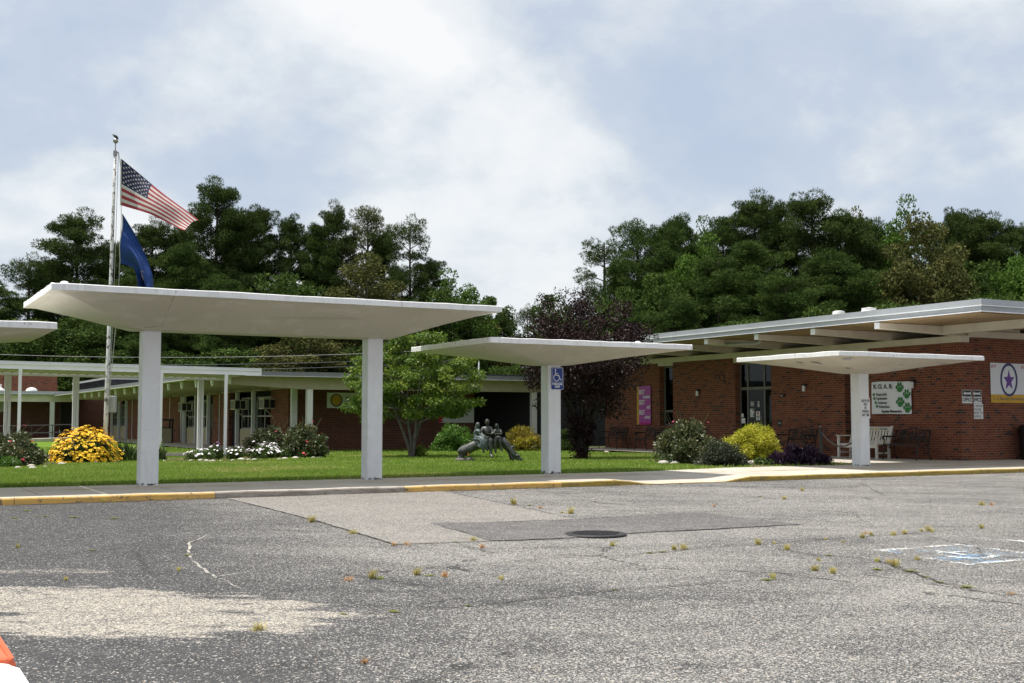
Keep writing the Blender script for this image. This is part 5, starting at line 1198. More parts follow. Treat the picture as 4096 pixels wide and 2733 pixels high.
def figure(mat, pts, edges, hc, hr, turn, tilt, hairmat, low, tail=None):
    o = skin('child_figure', pts, edges, mat, ST, 0, 2)
    mb = MB(); head_mesh(mb, hc, hr, turn, tilt); me = o.data; bm = bmesh.new(); bm.from_mesh(me)
    vs = [bm.verts.new(v) for v in mb.v]
    for f in mb.f:
        try: fc = bm.faces.new([vs[i] for i in f]); fc.smooth = True
        except ValueError: pass
    bm.to_mesh(me); bm.free(); hair_cap(o, hc, hr, turn, tilt, hairmat, low, tail); return o
def hand(pts, edges, wrist, dirx, diry, dirz, s=1):
    """palm and five separate curled fingers off a wrist vertex"""
    i0 = len(pts); w = Vector(pts[wrist][:3]); d = Vector((dirx,diry,dirz)).normalized(); side = d.cross(Vector((0,0,1))).normalized()
    palm = w + d*.032*s; pts.append((*palm, .017*s)); edges.append((wrist,i0))
    for k,(o_,L) in enumerate(((-.015,.026),(-.005,.031),(.005,.029),(.014,.023))):
        a = palm + d*.012*s + side*o_*s; b_ = a + d*L*s*.6 + Vector((0,0,-.006*s)); c = b_ + d*L*s*.35 + Vector((0,0,-.012*s))
        j = len(pts); pts += [(*a,.0058*s),(*b_,.0052*s),(*c,.0045*s)]; edges += [(i0,j),(j,j+1),(j+1,j+2)]
    a = w + d*.018*s + side*.022*s; b_ = a + d*.016*s + side*.008*s; j = len(pts); pts += [(*a,.0062*s),(*b_,.0052*s)]; edges += [(i0,j),(j,j+1)]
# boy in the middle
pts = [P_(1185,705,.02,(.115,.095)),P_(1178,640,.02,(.120,.090)),P_(1170,560,.01,(.128,.092)),P_(1165,500,.02,(.105,.075)),P_(1168,458,.01,.042),P_(1170,425,-.005,.040)]
edges = [(0,1),(1,2),(2,3),(3,4),(4,5)]
def limb(i0, seq):
    j = len(pts)
    for q in seq: pts.append(q)
    edges.append((i0,j)); [edges.append((j+k,j+k+1)) for k in range(len(seq)-1)]; return len(pts)-1
limb(0, [P_(1215,690,-.12,.078),P_(1240,692,-.23,.072),P_(1232,790,-.24,.062),P_(1238,870,-.23,.058),P_(1241,895,-.23,.050),P_(1240,920,-.23,.042),P_(1241,985,-.24,.046),P_(1262,1014,-.31,.042),P_(1276,1028,-.36,.030)])
limb(0, [P_(1165,690,-.10,.074),P_(1172,700,-.21,.068),P_(1168,780,-.20,.058),P_(1172,840,-.19,.050),P_(1172,870,-.20,.042),P_(1176,895,-.23,.040),P_(1184,905,-.28,.028)])
e1 = limb(3, [P_(1090,500,.0,.062),P_(1060,555,-.04,.066),P_(1060,572,-.05,.040),P_(1085,618,-.11,.038),P_(1130,645,-.20,.028)]); hand(pts, edges, e1, .7,-.5,.15)
e2 = limb(3, [P_(1236,500,.0,.060),P_(1260,552,-.05,.064),P_(1264,570,-.06,.040),P_(1275,600,-.13,.036),P_(1290,600,-.21,.028)]); hand(pts, edges, e2, .5,-.6,.2)
figure('bronze', pts, edges, px(1170,380,-.02), .078, .05, .42, 'bronze', .02)
# girl on the left, leaning in
pts = [P_(975,715,.02,(.105,.095)),P_(968,640,.03,(.090,.078)),P_(972,570,.02,(.104,.080)),P_(985,525,.02,(.085,.065)),P_(992,495,.01,.038),P_(994,470,0,.036)]; edges = [(0,1),(1,2),(2,3),(3,4),(4,5)]
limb(0, [P_(1020,695,-.09,.078),P_(1090,700,-.19,.080),P_(1110,760,-.21,.088),P_(1090,830,-.19,.080)])
limb(0, [P_(985,740,-.08,.085),P_(1030,780,-.13,.085),P_(1055,835,-.14,.070)])
limb(8, [P_(1098,880,-.18,.034),P_(1103,920,-.18,.034),P_(1114,943,-.24,.030)])
e1 = limb(3, [P_(1008,545,-.07,.062),P_(1018,572,-.09,.058),P_(1022,586,-.10,.030),P_(1034,606,-.11,.032),P_(1085,640,-.16,.024),P_(1120,665,-.20,.020)]); hand(pts, edges, e1, .8,-.3,-.1,.9)
e2 = limb(3, [P_(950,545,.07,.036),P_(1000,600,.05,.028),P_(1060,620,-.05,.022)]); hand(pts, edges, e2, .8,-.4,0,.9)
GIRL = figure('bronze_green', pts, edges, px(992,438,-.01), .073, .75, .25, 'bronze', -.15, [(-.02,.05,-.03,.05),(-.05,.06,-.09,.045),(-.045,.06,-.14,.03),(-.02,.05,-.17,.012)])
sk = MB(); ctr = [px(972,690,.02),px(1010,695,-.06),px(1065,700,-.15),px(1105,735,-.20),px(1100,800,-.20),px(1078,850,-.18)]; base = 0
sk.tube(ctr, [.105,.112,.108,.105,.112,.120], 28, caps=False)
for i in range(len(sk.v)):      # cloth folds deepen towards the hem
    rg_, cl = divmod(i, 28); c_ = Vector(ctr[rg_]); p = Vector(sk.v[i]); sk.v[i] = tuple(c_+(p-c_)*(1+(.03+.035*rg_)*math.sin(cl*PI*2/28*7+rg_*.7)))
so2 = sk.build('skirt', 'bronze_green', None, smooth=True, local=True); so2.parent = GIRL; ROOT[so2] = ROOT[ST]
# small child on the right
pts = [P_(1375,690,.03,(.095,.085)),P_(1368,630,.03,(.100,.078)),P_(1360,560,.02,(.100,.078)),P_(1355,525,.02,(.080,.062)),P_(1352,502,.01,.036),P_(1350,480,0,.034)]; edges = [(0,1),(1,2),(2,3),(3,4),(4,5)]
limb(0, [P_(1345,680,-.09,.066),P_(1330,685,-.19,.062),P_(1312,770,-.19,.056),P_(1312,830,-.18,.060),P_(1316,850,-.17,.040),P_(1325,915,-.18,.034),P_(1336,938,-.24,.032)])
limb(0, [P_(1405,680,-.10,.062),P_(1400,690,-.19,.060),P_(1412,760,-.19,.044),P_(1428,850,-.17,.034),P_(1438,895,-.18,.032),P_(1450,912,-.24,.030)])
e1 = limb(3, [P_(1302,540,0,.054),P_(1300,575,-.05,.052),P_(1302,592,-.06,.034),P_(1330,615,-.15,.022)]); hand(pts, edges, e1, .3,-.8,.1,.85)
e2 = limb(3, [P_(1412,540,0,.054),P_(1430,575,-.05,.050),P_(1432,592,-.05,.034),P_(1410,612,-.15,.022)]); hand(pts, edges, e2, -.3,-.8,.1,.85)
figure('bronze', pts, edges, px(1347,458,-.02), .071, -.15, .5, 'bronze_dark', -.05)
m = MB()       # open book held across the laps
bk = [px(1158,585,-.27),px(1238,598,-.25),px(1318,572,-.28)]
for a, c in zip(bk, bk[1:]):
    A_, C_ = Vector(a), Vector(c); dn = Vector((0,.10,-.085)); t_ = Vector((0,.012,.012)); m.add([tuple(q) for q in (A_,C_,C_+dn*.9,A_+dn*.9,A_+t_,C_+t_,C_+dn*.9+t_,A_+dn*.9+t_)], [(0,1,2,3),(7,6,5,4),(0,4,5,1),(1,5,6,2),(2,6,7,3),(3,7,4,0)])
m.build('open_book', 'bronze_dark', ST, local=True)
m = MB(); A_, C_ = Vector(px(1335,597,-.26)), Vector(px(1425,595,-.26)); dn = Vector((0,.08,-.06)); t_ = Vector((0,.01,.012)); m.add([tuple(q) for q in (A_,C_,C_+dn,A_+dn,A_+t_,C_+t_,C_+dn+t_,A_+dn+t_)], [(0,1,2,3),(7,6,5,4),(0,4,5,1),(1,5,6,2),(2,6,7,3),(3,7,4,0)])
m.build('small_book', 'bronze_dark', ST, local=True)
# ------------------------------------------------------------------ shrubs and flowers
def lumps(rx, ry, rz, n, size, rg, base=.05):
    """lumpy mound: clump centres over a half-ellipsoid, with smaller ones inside"""
    C = []; Rr = []
    for i in range(n):
        d = rg.normal(size=3); d /= np.linalg.norm(d); d[2] = abs(d[2])*.95
        f = rg.uniform(.62,.92) if i % 4 else rg.uniform(.2,.6)
        C.append((d[0]*rx*f, d[1]*ry*f, base + max(.03, d[2]*f)*rz)); q = size*rg.uniform(.7,1.3); Rr.append((q,q,q*.8))
    return np.array(C), np.array(Rr)
def stems(rx, rz, n, rg, r=.012, base=.0):
    m = MB()
    for i in range(n):
        a = rg.uniform(0,2*PI); q = rg.uniform(.2,.75)*rx; h_ = rz*rg.uniform(.5,.85)
        m.tube([(math.cos(a)*q*.15,math.sin(a)*q*.15,-.03),(math.cos(a)*q*.5,math.sin(a)*q*.5,h_*.5),(math.cos(a)*q,math.sin(a)*q,h_)], [r,r*.8,r*.4], 5)
    return m
def shrub(name, label, cat, x, y, rx, ry, rz, mat, leaf, n, size, per, seed, up=.4, spread=.7, stemmat='bark_dark', inner=.3, stem_n=10, group=None, droop=0.0):
    rg = np.random.default_rng(seed); T = thing(name, label, cat, (x,y,lawn_z(x,y)), rg.uniform(0,6), group)
    C, Rr = lumps(rx, ry, rz-size*.6, n, size, rg); V, F, t = clumps_to_leaves(C, Rr, per, leaf[0], leaf[1], up=up, spread=spread, inner=inner, tint_c=rg.random(n), rg=rg, droop=droop)
    V[:,2] = np.maximum(V[:,2], .0)
    link('foliage', rawmesh('foliage', V, F, mat, t), T)
    if stem_n: stems(rx, rz, stem_n, rg).build('stems', stemmat, T, local=True)
    return T, C, Rr
def bloom_mesh(name, mats, petals, r, cone=.3, cup=.15):
    m = MB()
    for k in range(petals):
        a = 2*PI*k/petals; w_ = PI/petals*.95; m.slot = 0
        m.add([(0,0,0),(r*.6*math.cos(a-w_),r*.6*math.sin(a-w_),r*cup),(r*math.cos(a),r*math.sin(a),r*cup*.6),(r*.6*math.cos(a+w_),r*.6*math.sin(a+w_),r*cup)], [(0,1,2,3)])
    if cone: m.slot = 1; m.lathe([(r*cone,.0),(r*cone*.9,r*cone*.7),(r*cone*.3,r*cone)], (0,0,.002), 6)
    me = bpy.data.meshes.new(name); me.from_pydata(m.v, [], m.f); [me.materials.append(M[q]) for q in mats]; me.polygons.foreach_set('material_index', m.mi); me.update(); return me
def blooms(T, me, pts, nrm, name, scale=1.0, limit=100, rg=rng):
    """single flowers as parts of their plant, the surplus joined as one"""
    z = T.rotation_euler.z; view = np.array([-math.sin(-z)*0, 0, 0]); extra = MB()
    Rw = Matrix.Rotation(z,3,'Z'); cam = Vector((-T.location.x,-T.location.y,1.0)).normalized()
    order = sorted(range(len(pts)), key=lambda i: -(Rw @ Vector(nrm[i])).dot(cam))
    for c, i in enumerate(order):
        q = Vector(nrm[i]).to_track_quat('Z','Y'); s_ = scale*rg.uniform(.75,1.2)
        if c < limit:
            o = bpy.data.objects.new(name, me); COL.objects.link(o); o.parent = T; o.location = pts[i]; o.rotation_mode = 'QUATERNION'; o.rotation_quaternion = q; o.scale = (s_,)*3; ROOT[o] = ROOT[T]
        else:
            Mx = Matrix.Translation(pts[i]) @ q.to_matrix().to_4x4() @ Matrix.Scale(s_,4); base = len(extra.v)
            extra.v += [tuple(Mx @ v.co) for v in me.vertices]
            for p in me.polygons: extra.f.append(tuple(base+k for k in p.vertices)); extra.mi.append(p.material_index)
    if extra.v:
        o = extra.build(name+'s', [m.name for m in me.materials], T, local=True); o['kind'] = 'stuff'
def surface_pts(rx, ry, rz, n, rg, zmin=.1, jit=.06):
    P = []; N = []
    while len(P) < n:
        d = rg.normal(size=3); d /= np.linalg.norm(d); d[2] = abs(d[2])
        if d[2] < zmin: continue
        f = 1+rg.normal()*jit + .05*math.sin(d[0]*9+d[1]*7); P.append((d[0]*rx*f, d[1]*ry*f, .03+d[2]*rz*f)); nn = Vector((d[0],d[1],d[2]+.75)) + Vector(rg.normal(size=3)*.35); N.append(tuple(nn.normalized()))
    return P, N
ROSE = [('dark rose bush with red blooms at the left edge',3.15,32.5,1.22,1.05,1.06,11),('rose bush behind white flowers, left of a fuller one',12.0,38.6,.80,.75,1.12,12),
        ('full rose bush at right end of the white flower bed',12.35,36.0,.72,.70,1.22,13),('large rose bush with pink blooms before the brick office wall',19.1,25.1,.86,.80,1.28,14)]
fr_, fp_ = bloom_mesh('rose_bloom', ['petal_red'], 7, .045, 0, .5), bloom_mesh('rose_bloom', ['petal_pink'], 7, .036, 0, .5)
for lab, x, y, rx, ry, rz, sd in ROSE:
    T, C, Rr = shrub('rose_bush', lab, 'shrub', x, y, rx, ry, rz, 'leaf_rose', (.085,.050), 66, .23, 170, sd, up=.5, spread=.9, group='rose bushes around the lawn')
    rg = np.random.default_rng(sd+50)
    P, N = surface_pts(rx*1.0, ry*1.0, rz*1.0, {11:16,12:3,13:4,14:8}[sd], rg); blooms(T, fp_ if sd == 14 else fr_, P, N, 'rose_bloom', 1.0, 100, rg)
    sh = MB(); sh.tube([(0,0,0),(0,.02,rz*.5)],[.02,.01],5)
    for k in range(9):               # long shoots that break the outline
        a = rg.uniform(0,2*PI); q = rg.uniform(.35,.9)*rx; sh.tube([(0,.01,rz*.45),(math.cos(a)*q*.6,math.sin(a)*q*.6,rz*.7),(math.cos(a)*q,math.sin(a)*q,rz*rg.uniform(.98,1.12))], [.008,.006,.003], 4)
    sh.build('shoots', 'stem_green', T, local=True)
# mound of yellow coneflowers
T, C, Rr = shrub('coneflower_bush', 'mounded bush covered in bright yellow dark-eyed daisies by the flagpole', 'flowers', 5.45, 34.1, .96, .90, .88, 'leaf_susan', (.09,.032), 46, .22, 120, 21, up=.3, spread=.9, stemmat='stem_green')
rg = np.random.default_rng(77); me = bloom_mesh('daisy_bloom', ['petal_gold','cone_brown'], 8, .052, .20, .10)
P, N = surface_pts(.95, .90, .92, 1150, rg, .02, .05); blooms(T, me, P, N, 'daisy_bloom', 1.0, 100, rg)
# strap-leaved irises
def strap(label, x, y, n, h_, sd, sp):
    rg = np.random.default_rng(sd); T = thing('iris_clump', label, 'plant', (x,y,lawn_z(x,y)), 0, 'strap-leaved iris clumps by the left column'); V = []; F = []; t = []
    for i in range(n):
        a = rg.uniform(0,2*PI); b0 = Vector((rg.normal()*sp, rg.normal()*sp, 0)); L = h_*rg.uniform(.6,1.1); out = rg.uniform(.1,.75); w_ = rg.uniform(.018,.03); side = Vector((-math.sin(a),math.cos(a),0)); base = len(V); k = 6; tv = rg.random()*.8+(.3 if rg.random() > .85 else 0)
        for q in range(k+1):
            s_ = q/k; p = b0 + Vector((math.cos(a),math.sin(a),0))*L*out*s_**1.8 + Vector((0,0,L*s_*(1-.45*out*s_*s_))); ww = w_*(1-s_**2.2)+.002
            V += [tuple(p-side*ww), tuple(p+side*ww)]; t += [tv,tv]
        F += [(base+2*q,base+2*q+1,base+2*q+3,base+2*q+2) for q in range(k)]
    link('leaves', rawmesh('leaves', V, F, 'leaf_iris', np.clip(t,0,1)), T)
strap('iris clump between the yellow bush and the left column', 6.75, 35.1, 95, .78, 31, .20)
strap('iris clump showing just right of the left column', 7.75, 35.6, 50, .66, 32, .13)
# white bedding flowers
bw_, bm2 = bloom_mesh('white_bloom', ['petal_white'], 5, .042, 0, .12), bloom_mesh('mauve_bloom', ['petal_mauve'], 5, .04, 0, .12)
WF = [('low white periwinkles at the left end of flower bed',8.75,34.85,.45,.36,.30,40,False),('mauve and white periwinkles beside the thin walkway post',9.35,35.2,.3,.28,.42,9,True),('white periwinkles in the middle of the flower bed',9.95,35.2,.42,.36,.34,46,False),
      ('thick drift of white periwinkles ahead of the left rose',10.75,35.3,.46,.4,.42,64,False),('largest heap of white periwinkles, touching the rose bushes',11.15,35.7,.40,.36,.44,70,False),('yellowish green bedding plant with few white blooms',11.75,35.8,.36,.3,.30,5,False)]
for i,(lab,x,y,rx,ry,rz,nb,mv) in enumerate(WF):
    T, C, Rr = shrub('periwinkle_plant', lab, 'flowers', x, y, rx, ry, rz, 'leaf_vinca', (.06,.03), 24, .11, 70, 90+i, up=.5, spread=.8, stem_n=0, group='bedding flowers in the middle bed')
    rg = np.random.default_rng(190+i); P, N = surface_pts(rx*1.05, ry*1.05, rz*1.08, nb, rg, .35); blooms(T, bw_, P, N, 'white_bloom', 1.3, 100, rg)
    if mv: P, N = surface_pts(rx*.7, ry*.7, rz*1.25, 10, rg, .5); blooms(T, bm2, P, N, 'mauve_bloom', 1.0, 100, rg)
T, C, Rr = shrub('impatiens_plant', 'small plant with red blooms at the foot of the full rose bush', 'flowers', 12.15, 35.35, .24, .2, .25, 'leaf_vinca', (.05,.03), 16, .09, 60, 97, stem_n=0)
rg = np.random.default_rng(297); P, N = surface_pts(.26,.22,.28,7,rg,.3); blooms(T, bloom_mesh('red_bloom', ['petal_red'], 5, .05, 0, .1), P, N, 'red_bloom', 1.0, 100, rg)
# shrubs against the porch
shrub('rounded_shrub', 'rounded bright green shrub just left of the bronze statue', 'shrub', 20.0, 40.9, .86, .8, 1.22, 'leaf_shrub', (.085,.042), 60, .22, 150, 41, up=.4, spread=.8)
T, C, Rr = shrub('yellow_variegated_shrub', 'straggly yellow and brown shrub just right of the bronze statue', 'shrub', 22.75, 40.35, .84, .75, 1.10, 'leaf_goldbrown', (.13,.03), 52, .22, 120, 42, up=.9, spread=.6)
shrub('dark_juniper', 'dark evergreen shrub half hidden behind the purple tree', 'shrub', 24.1, 39.2, .45, .45, 1.1, 'needle_dark', (.07,.03), 34, .18, 110, 43)
# right-hand bed
shrub('nandina_shrub', 'low grey-green shrub with reddish base beside the pavement', 'shrub', 18.75, 23.2, .68, .62, .74, 'leaf_nandina', (.055,.026), 60, .17, 150, 44, up=.4, spread=.8)
T, C, Rr = shrub('golden_cypress', 'feathery golden yellow mound shrub in front of the entrance', 'shrub', 21.35, 25.15, .86, .8, 1.16, 'leaf_gold', (.12,.022), 90, .19, 260, 45, up=-.12, spread=.75, inner=.45)
shrub('purple_heart_plant', 'low mass of dark purple foliage behind the right canopy column', 'plant', 20.75, 22.62, .82, .50, .50, 'leaf_purple', (.10,.030), 56, .15, 120, 46, up=.8, spread=.6, stem_n=0)
shrub('low_green_plant', 'low bright green leaves between the rose and golden shrub', 'plant', 20.6, 25.9, .4, .4, .68, 'leaf_shrub', (.08,.035), 26, .15, 90, 47, stem_n=0)
shrub('ground_ivy', 'ground-hugging green leaves below the golden shrub', 'plant', 20.35, 23.35, .55, .5, .12, 'leaf_vinca', (.055,.035), 34, .10, 60, 48, stem_n=0)
shrub('low_green_plant', 'light green weedy growth below the dark left rose bush', 'plant', 3.15, 31.5, .55, .35, .26, 'leaf_shrub', (.07,.02), 26, .12, 70, 49, stem_n=0)
shrub('low_green_plant', 'pale green shrub top peeping behind the dark left rose bush', 'plant', 3.1, 34.6, .5, .5, .92, 'leaf_bright', (.07,.035), 26, .16, 90, 50, stem_n=4)
shrub('tree_sucker', 'leafy green sprouts at the foot of the green dogwood', 'plant', 15.62, 34.3, .17, .17, .42, 'leaf_dogwood', (.08,.04), 12, .12, 40, 51, stem_n=3)
# pale edging rocks
rk = []
for s_ in range(4):
    mb = MB(); mb.lathe([(max(.001,math.sin(PI*i/8)), -math.cos(PI*i/8)) for i in range(9)], (0,0,0), 12)
    mb.v = [(x*(1+.25*mn.noise((x*1.6+s_*7,y*1.6,z*1.6))), y*(1+.25*mn.noise((x*1.6,y*1.6+s_*5,z*1.6))), z*(.62+.2*mn.noise((x*2,y*2,z*2+s_*3)))) for x,y,z in mb.v]
    me = bpy.data.meshes.new('edging_rock'); me.from_pydata(mb.v, [], mb.f); me.materials.append(M['rock']); me.shade_smooth(); rk.append(me)
RK = [(3.346,30.418),(3.74,31.3),(3.621,29.971),(4.02,30.964),(4.598,32.3),(5.535,33.25),(6.118,33.9),(6.31,34.2),(7.659,34.463),(8.335,34.09),(8.575,33.958),(8.632,33.502),(8.783,33.419),(9.087,33.675),(9.486,33.888),(9.806,34.154),(9.995,34.05),(10.151,33.964),(10.899,34.004),(11.173,34.316),(11.637,34.7),(12.344,35.1),(12.574,35.4),(12.625,35.3),(20.742,34.34),(24.0,36.3),(18.10,24.75),(18.30,24.55),(18.55,24.85),(18.95,24.35),(20.3,23.9),(20.55,24.0)]
rr_ = random.Random(5)
for i,(x,y) in enumerate(RK):
    if y > 36: lab = 'lone pale rock in the grass left of the first bench'
    elif (x,y) == (20.742,34.34): lab = 'lone pale rock in grass left of the purple tree'
    else: lab = 'rounded cream rock edging the left and middle flower beds' if x < 15 else 'rounded cream rock edging the bed by the office'
    o = tag(link('edging_rock', rk[i%4]), lab, 'rock', 'rocks edging the left beds' if x < 15 else 'rocks edging the right bed' if (y < 30) else None)
    s_ = rr_.uniform(.055,.10)*(1.3 if x > 18 else 1); o.location = (x,y,lawn_z(x,y)+s_*.30); o.scale = (s_*1.25,s_,s_); o.rotation_euler = (0,0,rr_.uniform(0,6))
T = thing('garden_stake', 'thin rusty stake standing in the grass near purple tree', 'stake', (20.9,31.8,lawn_z(20.9,31.8)))
m = MB(); m.tube([(0,0,-.05),(-.01,0,.32)], .006, 6); m.build('stake_rod', 'bark', T, local=True)
# weeds in the cracks of the parking lot
def weed_mesh(sd, n, h_, flat, mat):
    rg = np.random.default_rng(sd); V = []; F = []; t = []
    for i in range(n):
        a = rg.uniform(0,2*PI); L = h_*rg.uniform(.5,1.1); w_ = rg.uniform(.0035,.006); out = flat*rg.uniform(.5,1.2); side = Vector((-math.sin(a),math.cos(a),0)); b0 = Vector((rg.normal()*.03,rg.normal()*.02,-.004)); base = len(V)
        for q in range(4): s_ = q/3; p = b0+Vector((math.cos(a),math.sin(a),0))*L*out*s_+Vector((0,0,L*s_*(1-.4*out*s_)*(1 if flat < 1 else .45))); ww = w_*(1-s_)+.0008; V += [tuple(p-side*ww),tuple(p+side*ww)]
        t += [rg.random()]*8; F += [(base+2*q,base+2*q+1,base+2*q+3,base+2*q+2) for q in range(3)]
    return rawmesh('weed_tuft', V, F, mat, t)
WK = {'g': ('flat green weed spreading over a crack in the parking lot', [weed_mesh(1,70,.10,1.3,'weed_green'),weed_mesh(2,46,.085,1.2,'weed_green')], 'green weeds in the parking lot'),
      's': ('upright straw coloured grass tuft growing from a parking lot crack', [weed_mesh(3,60,.17,.45,'weed_straw'),weed_mesh(4,42,.14,.5,'weed_straw')], 'straw grass tufts in the parking lot'),
      'r': ('small reddish dry weed growing from a parking lot crack', [weed_mesh(5,36,.12,.6,'weed_red'),weed_mesh(6,26,.10,.7,'weed_red')], 'reddish weeds in the parking lot')}
WD = "1.78,16.44,g 2.07,16.55,g 2.17,16.57,g 2.47,16.26,g 2.92,15.89,g 2.05,17.4,g 1.48,13.29,s 2.14,12.76,g 2.92,12,g 2.6,11,s 1.6,10.84,s 2.43,8,s 5.1,14.53,s 3.17,8.31,g 2.71,6.75,r 5.11,13.1,s 5.11,11.89,r 5.25,11.87,r 5.85,11.9,g 6.09,11.92,s 8.7,15.71,s 8.85,15.49,g 8.75,15,r 8.67,14.26,s 8.75,14.15,s 10.1,15.62,g 4.02,9.84,s 4.07,9.79,g 4.45,9.84,s 4.53,9.74,g 4.63,9.64,r 3.78,9.79,r 4.15,8.22,g 3.54,8.23,g 5.87,11.3,r 7.26,10.88,s 7.27,10.2,g 7.44,10.2,g 7.68,10.32,s 7.8,10.31,s 8.82,10.3,s 9.01,10.26,s 8.8,9.81,s 14.8,16.08,s 15.08,16.5,r 13.25,15.4,g 13.27,14.84,s 9.86,10.33,s 8.9,9.27,g 9.83,10.02,s 10.39,10.28,s 10.78,10.59,r 10.69,10.43,s 10.94,10.32,s 11.21,10.4,s 11.6,10.49,s 11.76,10.52,s 11.65,10.36,s 12.61,10.42,s 15.46,12.75,s 15.6,12.69,r 8.98,8.69,s 8.56,8.29,g 9.01,8.57,s 8.91,8.39,s 9.03,8.56,r 8.77,8.07,g 9.48,8.63,s 8.62,7.75,g 8.47,7.47,g 8.46,7.16,g 8.5,6.74,r 7.97,8.5,s 8.48,8.99,s 8,8.3,s 7.27,8.29,s 7.15,8.24,g 5.6,8.36,g 11.34,14.22,r 5.02,9.29,s 3.2,18.30,s 3.35,18.28,g 9.6,18.3,g 9.9,18.28,g 20.2,18.28,g 24.9,18.3,g"
for i, q in enumerate(WD.split()):
    x, y, k_ = q.split(','); x, y = float(x), float(y); lab, mm, gr = WK[k_]
    o = tag(link('weed_tuft', mm[i%2]), lab, 'weed', gr); s_ = rr_.uniform(.30,.78)*(1.15 if y > 12 else 1); o.location = (x,y,lot_z(y)+.004); o.scale = (s_,s_,s_*rr_.uniform(.55,.95)); o.rotation_euler = (0,0,rr_.uniform(0,6))
# ------------------------------------------------------------------ trees
def branch(m, p, d, L, r, n=4, sag=.0, rg=rng, side=5):
    pts = [Vector(p)]; d = Vector(d).normalized()
    for i in range(n): d = (d + Vector(rg.normal(size=3)*.10) + Vector((0,0,sag))).normalized(); pts.append(pts[-1]+d*L/n)
    m.tube(pts, [r*(1-.75*i/n) for i in range(n+1)], side, caps=False); return pts
def pine(sd, H, Rr_, start, nb, mat_leaf, dens=1.0, tuft=.62, open_=0.0, per=105, lw=(.25,.046)):
    """loblolly type: bare pole, tiers of limbs ending in rounded tufts of needles"""
    rg = np.random.default_rng(sd); m = MB(); bend = rg.normal(size=2)*.25
    tp = [Vector((bend[0]*math.sin(q*2.2), bend[1]*math.sin(q*1.7), H*q)) for q in np.linspace(0,1,9)]
    m.tube(tp, [.24*(1-.86*q)+.02 for q in np.linspace(0,1,9)], 8); C = []; Q = []
    tiers = max(6, int(H*(1-start)/1.0)); per_t = max(3, round(nb/tiers)); ph = 0.0
    for ti in range(tiers):
        q0 = start + (1-start)*(ti+.35)/tiers*.97; ph += rg.uniform(.3,1.1)
        for bi in range(per_t):
            q = min(.985, q0 + rg.normal()*.010); z = q*H; a = ph + bi*2*PI/per_t + rg.uniform(-.35,.35); s_ = (q-start)/(1-start)
            prof = max(.30, 1-1.7*(s_-.30)**2) if s_ > .30 else .72+.28*s_/.30
            L = Rr_*prof*rg.uniform(.50,1.12); k = min(7,int(q*8)); base = tp[k].lerp(tp[k+1], q*8-k)
            if rg.random() < open_: continue
            pts = branch(m, base, (math.cos(a),math.sin(a),.10+.60*s_), L, .055*(1-.5*q)+.012, 4, .04, rg)
            nt = max(2,int(L/.40))
            for j in range(nt):
                f = .36+.64*(j+1)/nt; k2 = min(3,int(f*4)); p = pts[k2].lerp(pts[min(4,k2+1)], min(1,f*4-k2)); off_ = rg.normal(size=3)*np.array([.34,.34,.10])
                C.append(np.array(p)+off_); r_ = tuft*rg.uniform(.7,1.2)*(1-.2*s_); Q.append((r_,r_,r_*.46))
    for j in range(9): C.append(np.array(tp[8])+rg.normal(size=3)*np.array([.55,.55,.3])-np.array([0,0,.16*j])); Q.append((.55*tuft/.62,.55*tuft/.62,.38))
    C = np.array(C); Q = np.array(Q); V, F, t = clumps_to_leaves(C, Q, int(per*dens), lw[0], lw[1], up=.40, spread=.55, inner=.60, tint_c=rg.random(len(C)), rg=rg)
    tm = bpy.data.meshes.new('trunk'); tm.from_pydata(m.v, [], m.f); tm.materials.append(M['bark']); tm.shade_smooth()
    return tm, rawmesh('crown', V, F, mat_leaf, t), H
def broad(sd, H, Rr_, start, n, mat_leaf, leaf=(.21,.13), per=190, size=.80, bark='bark_grey', limbs=9):
    rg = np.random.default_rng(sd); m = MB(); tp = [Vector((rg.normal()*.1*q, rg.normal()*.1*q, H*.72*q)) for q in np.linspace(0,1,6)]
    m.tube(tp, [.22*(1-.75*q)+.02 for q in np.linspace(0,1,6)], 8)
    zc = H*(start+1)/2; hz = H*(1-start)/2; C = []; Q = []
    for i in range(n):
        d = rg.normal(size=3); d /= np.linalg.norm(d); f = rg.uniform(.55,1.0) if i % 5 else rg.uniform(.1,.55)
        lump = 1+.22*math.sin(d[0]*5+sd)*math.cos(d[2]*4+d[1]*3); C.append((d[0]*Rr_*f*lump*(1-.25*max(0,d[2])), d[1]*Rr_*f*lump*(1-.25*max(0,d[2])), zc+d[2]*hz*f*lump)); r_ = size*rg.uniform(.6,1.2); Q.append((r_,r_,r_*.7))
    C = np.array(C); Q = np.array(Q)
    for i in rg.choice(len(C), limbs, replace=False):
        b0 = tp[rg.integers(2,5)]; c_ = Vector(C[i]); m.tube([b0, b0.lerp(c_,.5)+Vector((0,0,.25)), c_], [.075,.045,.015], 5, caps=False)
    V, F, t = clumps_to_leaves(C, Q, per, leaf[0], leaf[1], up=.15, spread=.9, inner=.6, tint_c=rg.random(len(C)), rg=rg)
    tm = bpy.data.meshes.new('trunk'); tm.from_pydata(m.v, [], m.f); tm.materials.append(M[bark]); tm.shade_smooth()
    return tm, rawmesh('crown', V, F, mat_leaf, t), H
